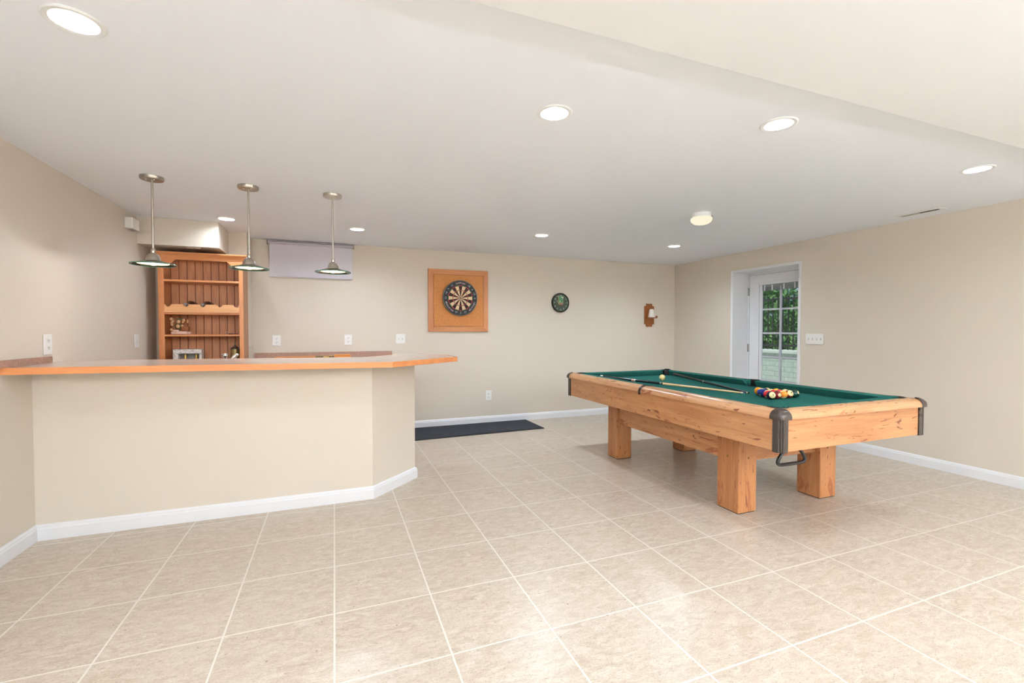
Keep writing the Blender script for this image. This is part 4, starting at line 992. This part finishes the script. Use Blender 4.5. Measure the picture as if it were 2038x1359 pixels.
rack = [  # (row from the near base, index, number, colour, stripe, direction, label words)
 (0, 0, 12, C(44, 26, 56), 1, (-.35, -.9, .25), 'dark purple striped ball with cream end at the near left corner of the rack'),
 (0, 1, 7, C(112, 26, 30), 0, (-.2, -1, .1), 'maroon ball, second from left in the near row of the rack'),
 (0, 2, 13, C(236, 140, 32), 1, (0, .3, 1), 'orange banded ball in the middle of the near row of the rack'),
 (0, 3, 15, C(120, 30, 34), 1, (-.25, -.9, .55), 'cream ended maroon striped ball, fourth in the near row of the rack'),
 (0, 4, 6, C(14, 56, 44), 0, (.25, -.9, .45), 'dark green ball at the near right corner of the rack'),
 (1, 0, 11, C(204, 34, 46), 1, (-.2, -.5, -1), 'red striped ball behind the purple striped ball, left edge of the rack'),
 (1, 1, 3, C(206, 42, 46), 0, (.5, .8, .3), 'bright red ball in the second row, left of centre'),
 (1, 2, 4, C(214, 60, 60), 0, (0, .8, -.5), 'light red ball in the second row, right of centre'),
 (1, 3, 9, C(236, 190, 60), 1, (0, -.3, .9), 'yellow cream ball in the second row behind the green ball'),
 (2, 0, 2, C(28, 40, 120), 0, (0, 1, .2), 'dark blue ball on the left edge of the rack, third row'),
 (2, 1, 14, C(20, 84, 76), 1, (-.3, -.2, .9), 'green striped ball in the centre of the rack'),
 (2, 2, 1, C(232, 180, 54), 0, (0, 1, .2), 'yellow ball on the right edge of the rack, third row'),
 (3, 0, 10, C(34, 50, 130), 1, (.1, .4, .9), 'blue striped ball directly behind the dark blue ball'),
 (3, 1, 8, C(16, 16, 18), 0, (0, -.3, .9), 'black ball on the right, next to the last ball of the rack'),
 (4, 0, 5, C(240, 150, 34), 0, (0, 1, .2), 'plain orange ball at the far tip of the rack')]
MNUM = mat('ball_number', C(40, 34, 30), .4)
S_ = 2*RBL+.0008
def pool_ball(num, pos, col, stripe, d, label):
    r = thing('pool_ball', label, 'ball', pos, 'racked pool balls' if num else None)
    bm = BM(); bmesh.ops.create_uvsphere(bm, u_segments=32, v_segments=20, radius=RBL, matrix=Matrix.Translation(pos))
    obj('sphere', bm, ballmat('ball_paint', col, stripe, d), r, smooth=True)
    if num and not stripe and d[1] < 0:
        n_ = Vector(d).normalized(); right = Vector((0, 0, 1)).cross(n_).normalized(); up = n_.cross(right)
        bm = BM(); text_bm(bm, str(num), Vector(pos)+n_*(RBL+.0006), right, up, .022); obj('number', bm, MNUM, r)
    return r
for row, i, num, col, st, d, l in rack:
    pool_ball(num, (3.201+.5*S_*row+S_*i, 2.637+row*S_*.866, zc), col, st, d, l)
r = pool_ball(0, (3.316, 4.067, zc), C(240, 214, 150), 0, (0, 1, -.5), 'cream cue ball alone near the far end of the cloth')

# cues
def cue(name_label, segs, a, b, ra, rb):
    """segs: (t0,t1,part,material); a butt, b tip"""
    a = Vector(a); b = Vector(b); r = thing('pool_cue', name_label, 'cue', (a+b)/2, 'pool cues lying on the table')
    for t0, t1, nm, m_ in segs:
        R0 = ra+(rb-ra)*t0; R1 = ra+(rb-ra)*t1; bm = BM(); tube(bm, [a.lerp(b, t0), a.lerp(b, t1)], [R0, R1], 20); obj(nm, bm, m_, r, smooth=True)
M_maple = wood('maple', C(236, 200, 150), C(222, 180, 128), 1, .25); M_blk = mat('black_lacquer', C(16, 18, 20), .18); M_pink = mat('pink_ring', C(214, 150, 132), .3); M_ivory = mat('ivory_ring', C(236, 226, 206), .25)
aA, bA = Vector((2.745, 4.385, .826)), Vector((3.275, 2.955, ZBED+.0075))
cue('pale maple pool cue with black butt lying along the table', [(0, .022, 'butt_cap', M_ivory), (.022, .262, 'butt', M_blk), (.262, .286, 'ring', M_pink), (.286, .292, 'ring', M_ivory), (.292, .475, 'forearm', M_blk), (.475, .487, 'steel_joint', M_chrome), (.487, .495, 'collar', M_blk), (.495, .980, 'shaft', M_maple), (.980, .994, 'ferrule', M_ivory), (.994, 1, 'tip', mat('tip_leather', C(90, 110, 130), .8))], aA, bA, .0165, .0068)
aB, bB = Vector((3.700, 4.330, .822)), Vector((3.312, 2.945, ZBED+.0078))
cue('all black pool cue lying from the far corner pocket across the cloth', [(0, .02, 'butt_cap', M_black), (.02, .47, 'butt', M_blk), (.47, .482, 'steel_joint', M_chrome), (.482, .982, 'shaft', M_blk), (.982, .995, 'ferrule', M_ivory), (.995, 1, 'tip', M_platedark)], aB, bB, .0165, .0068)
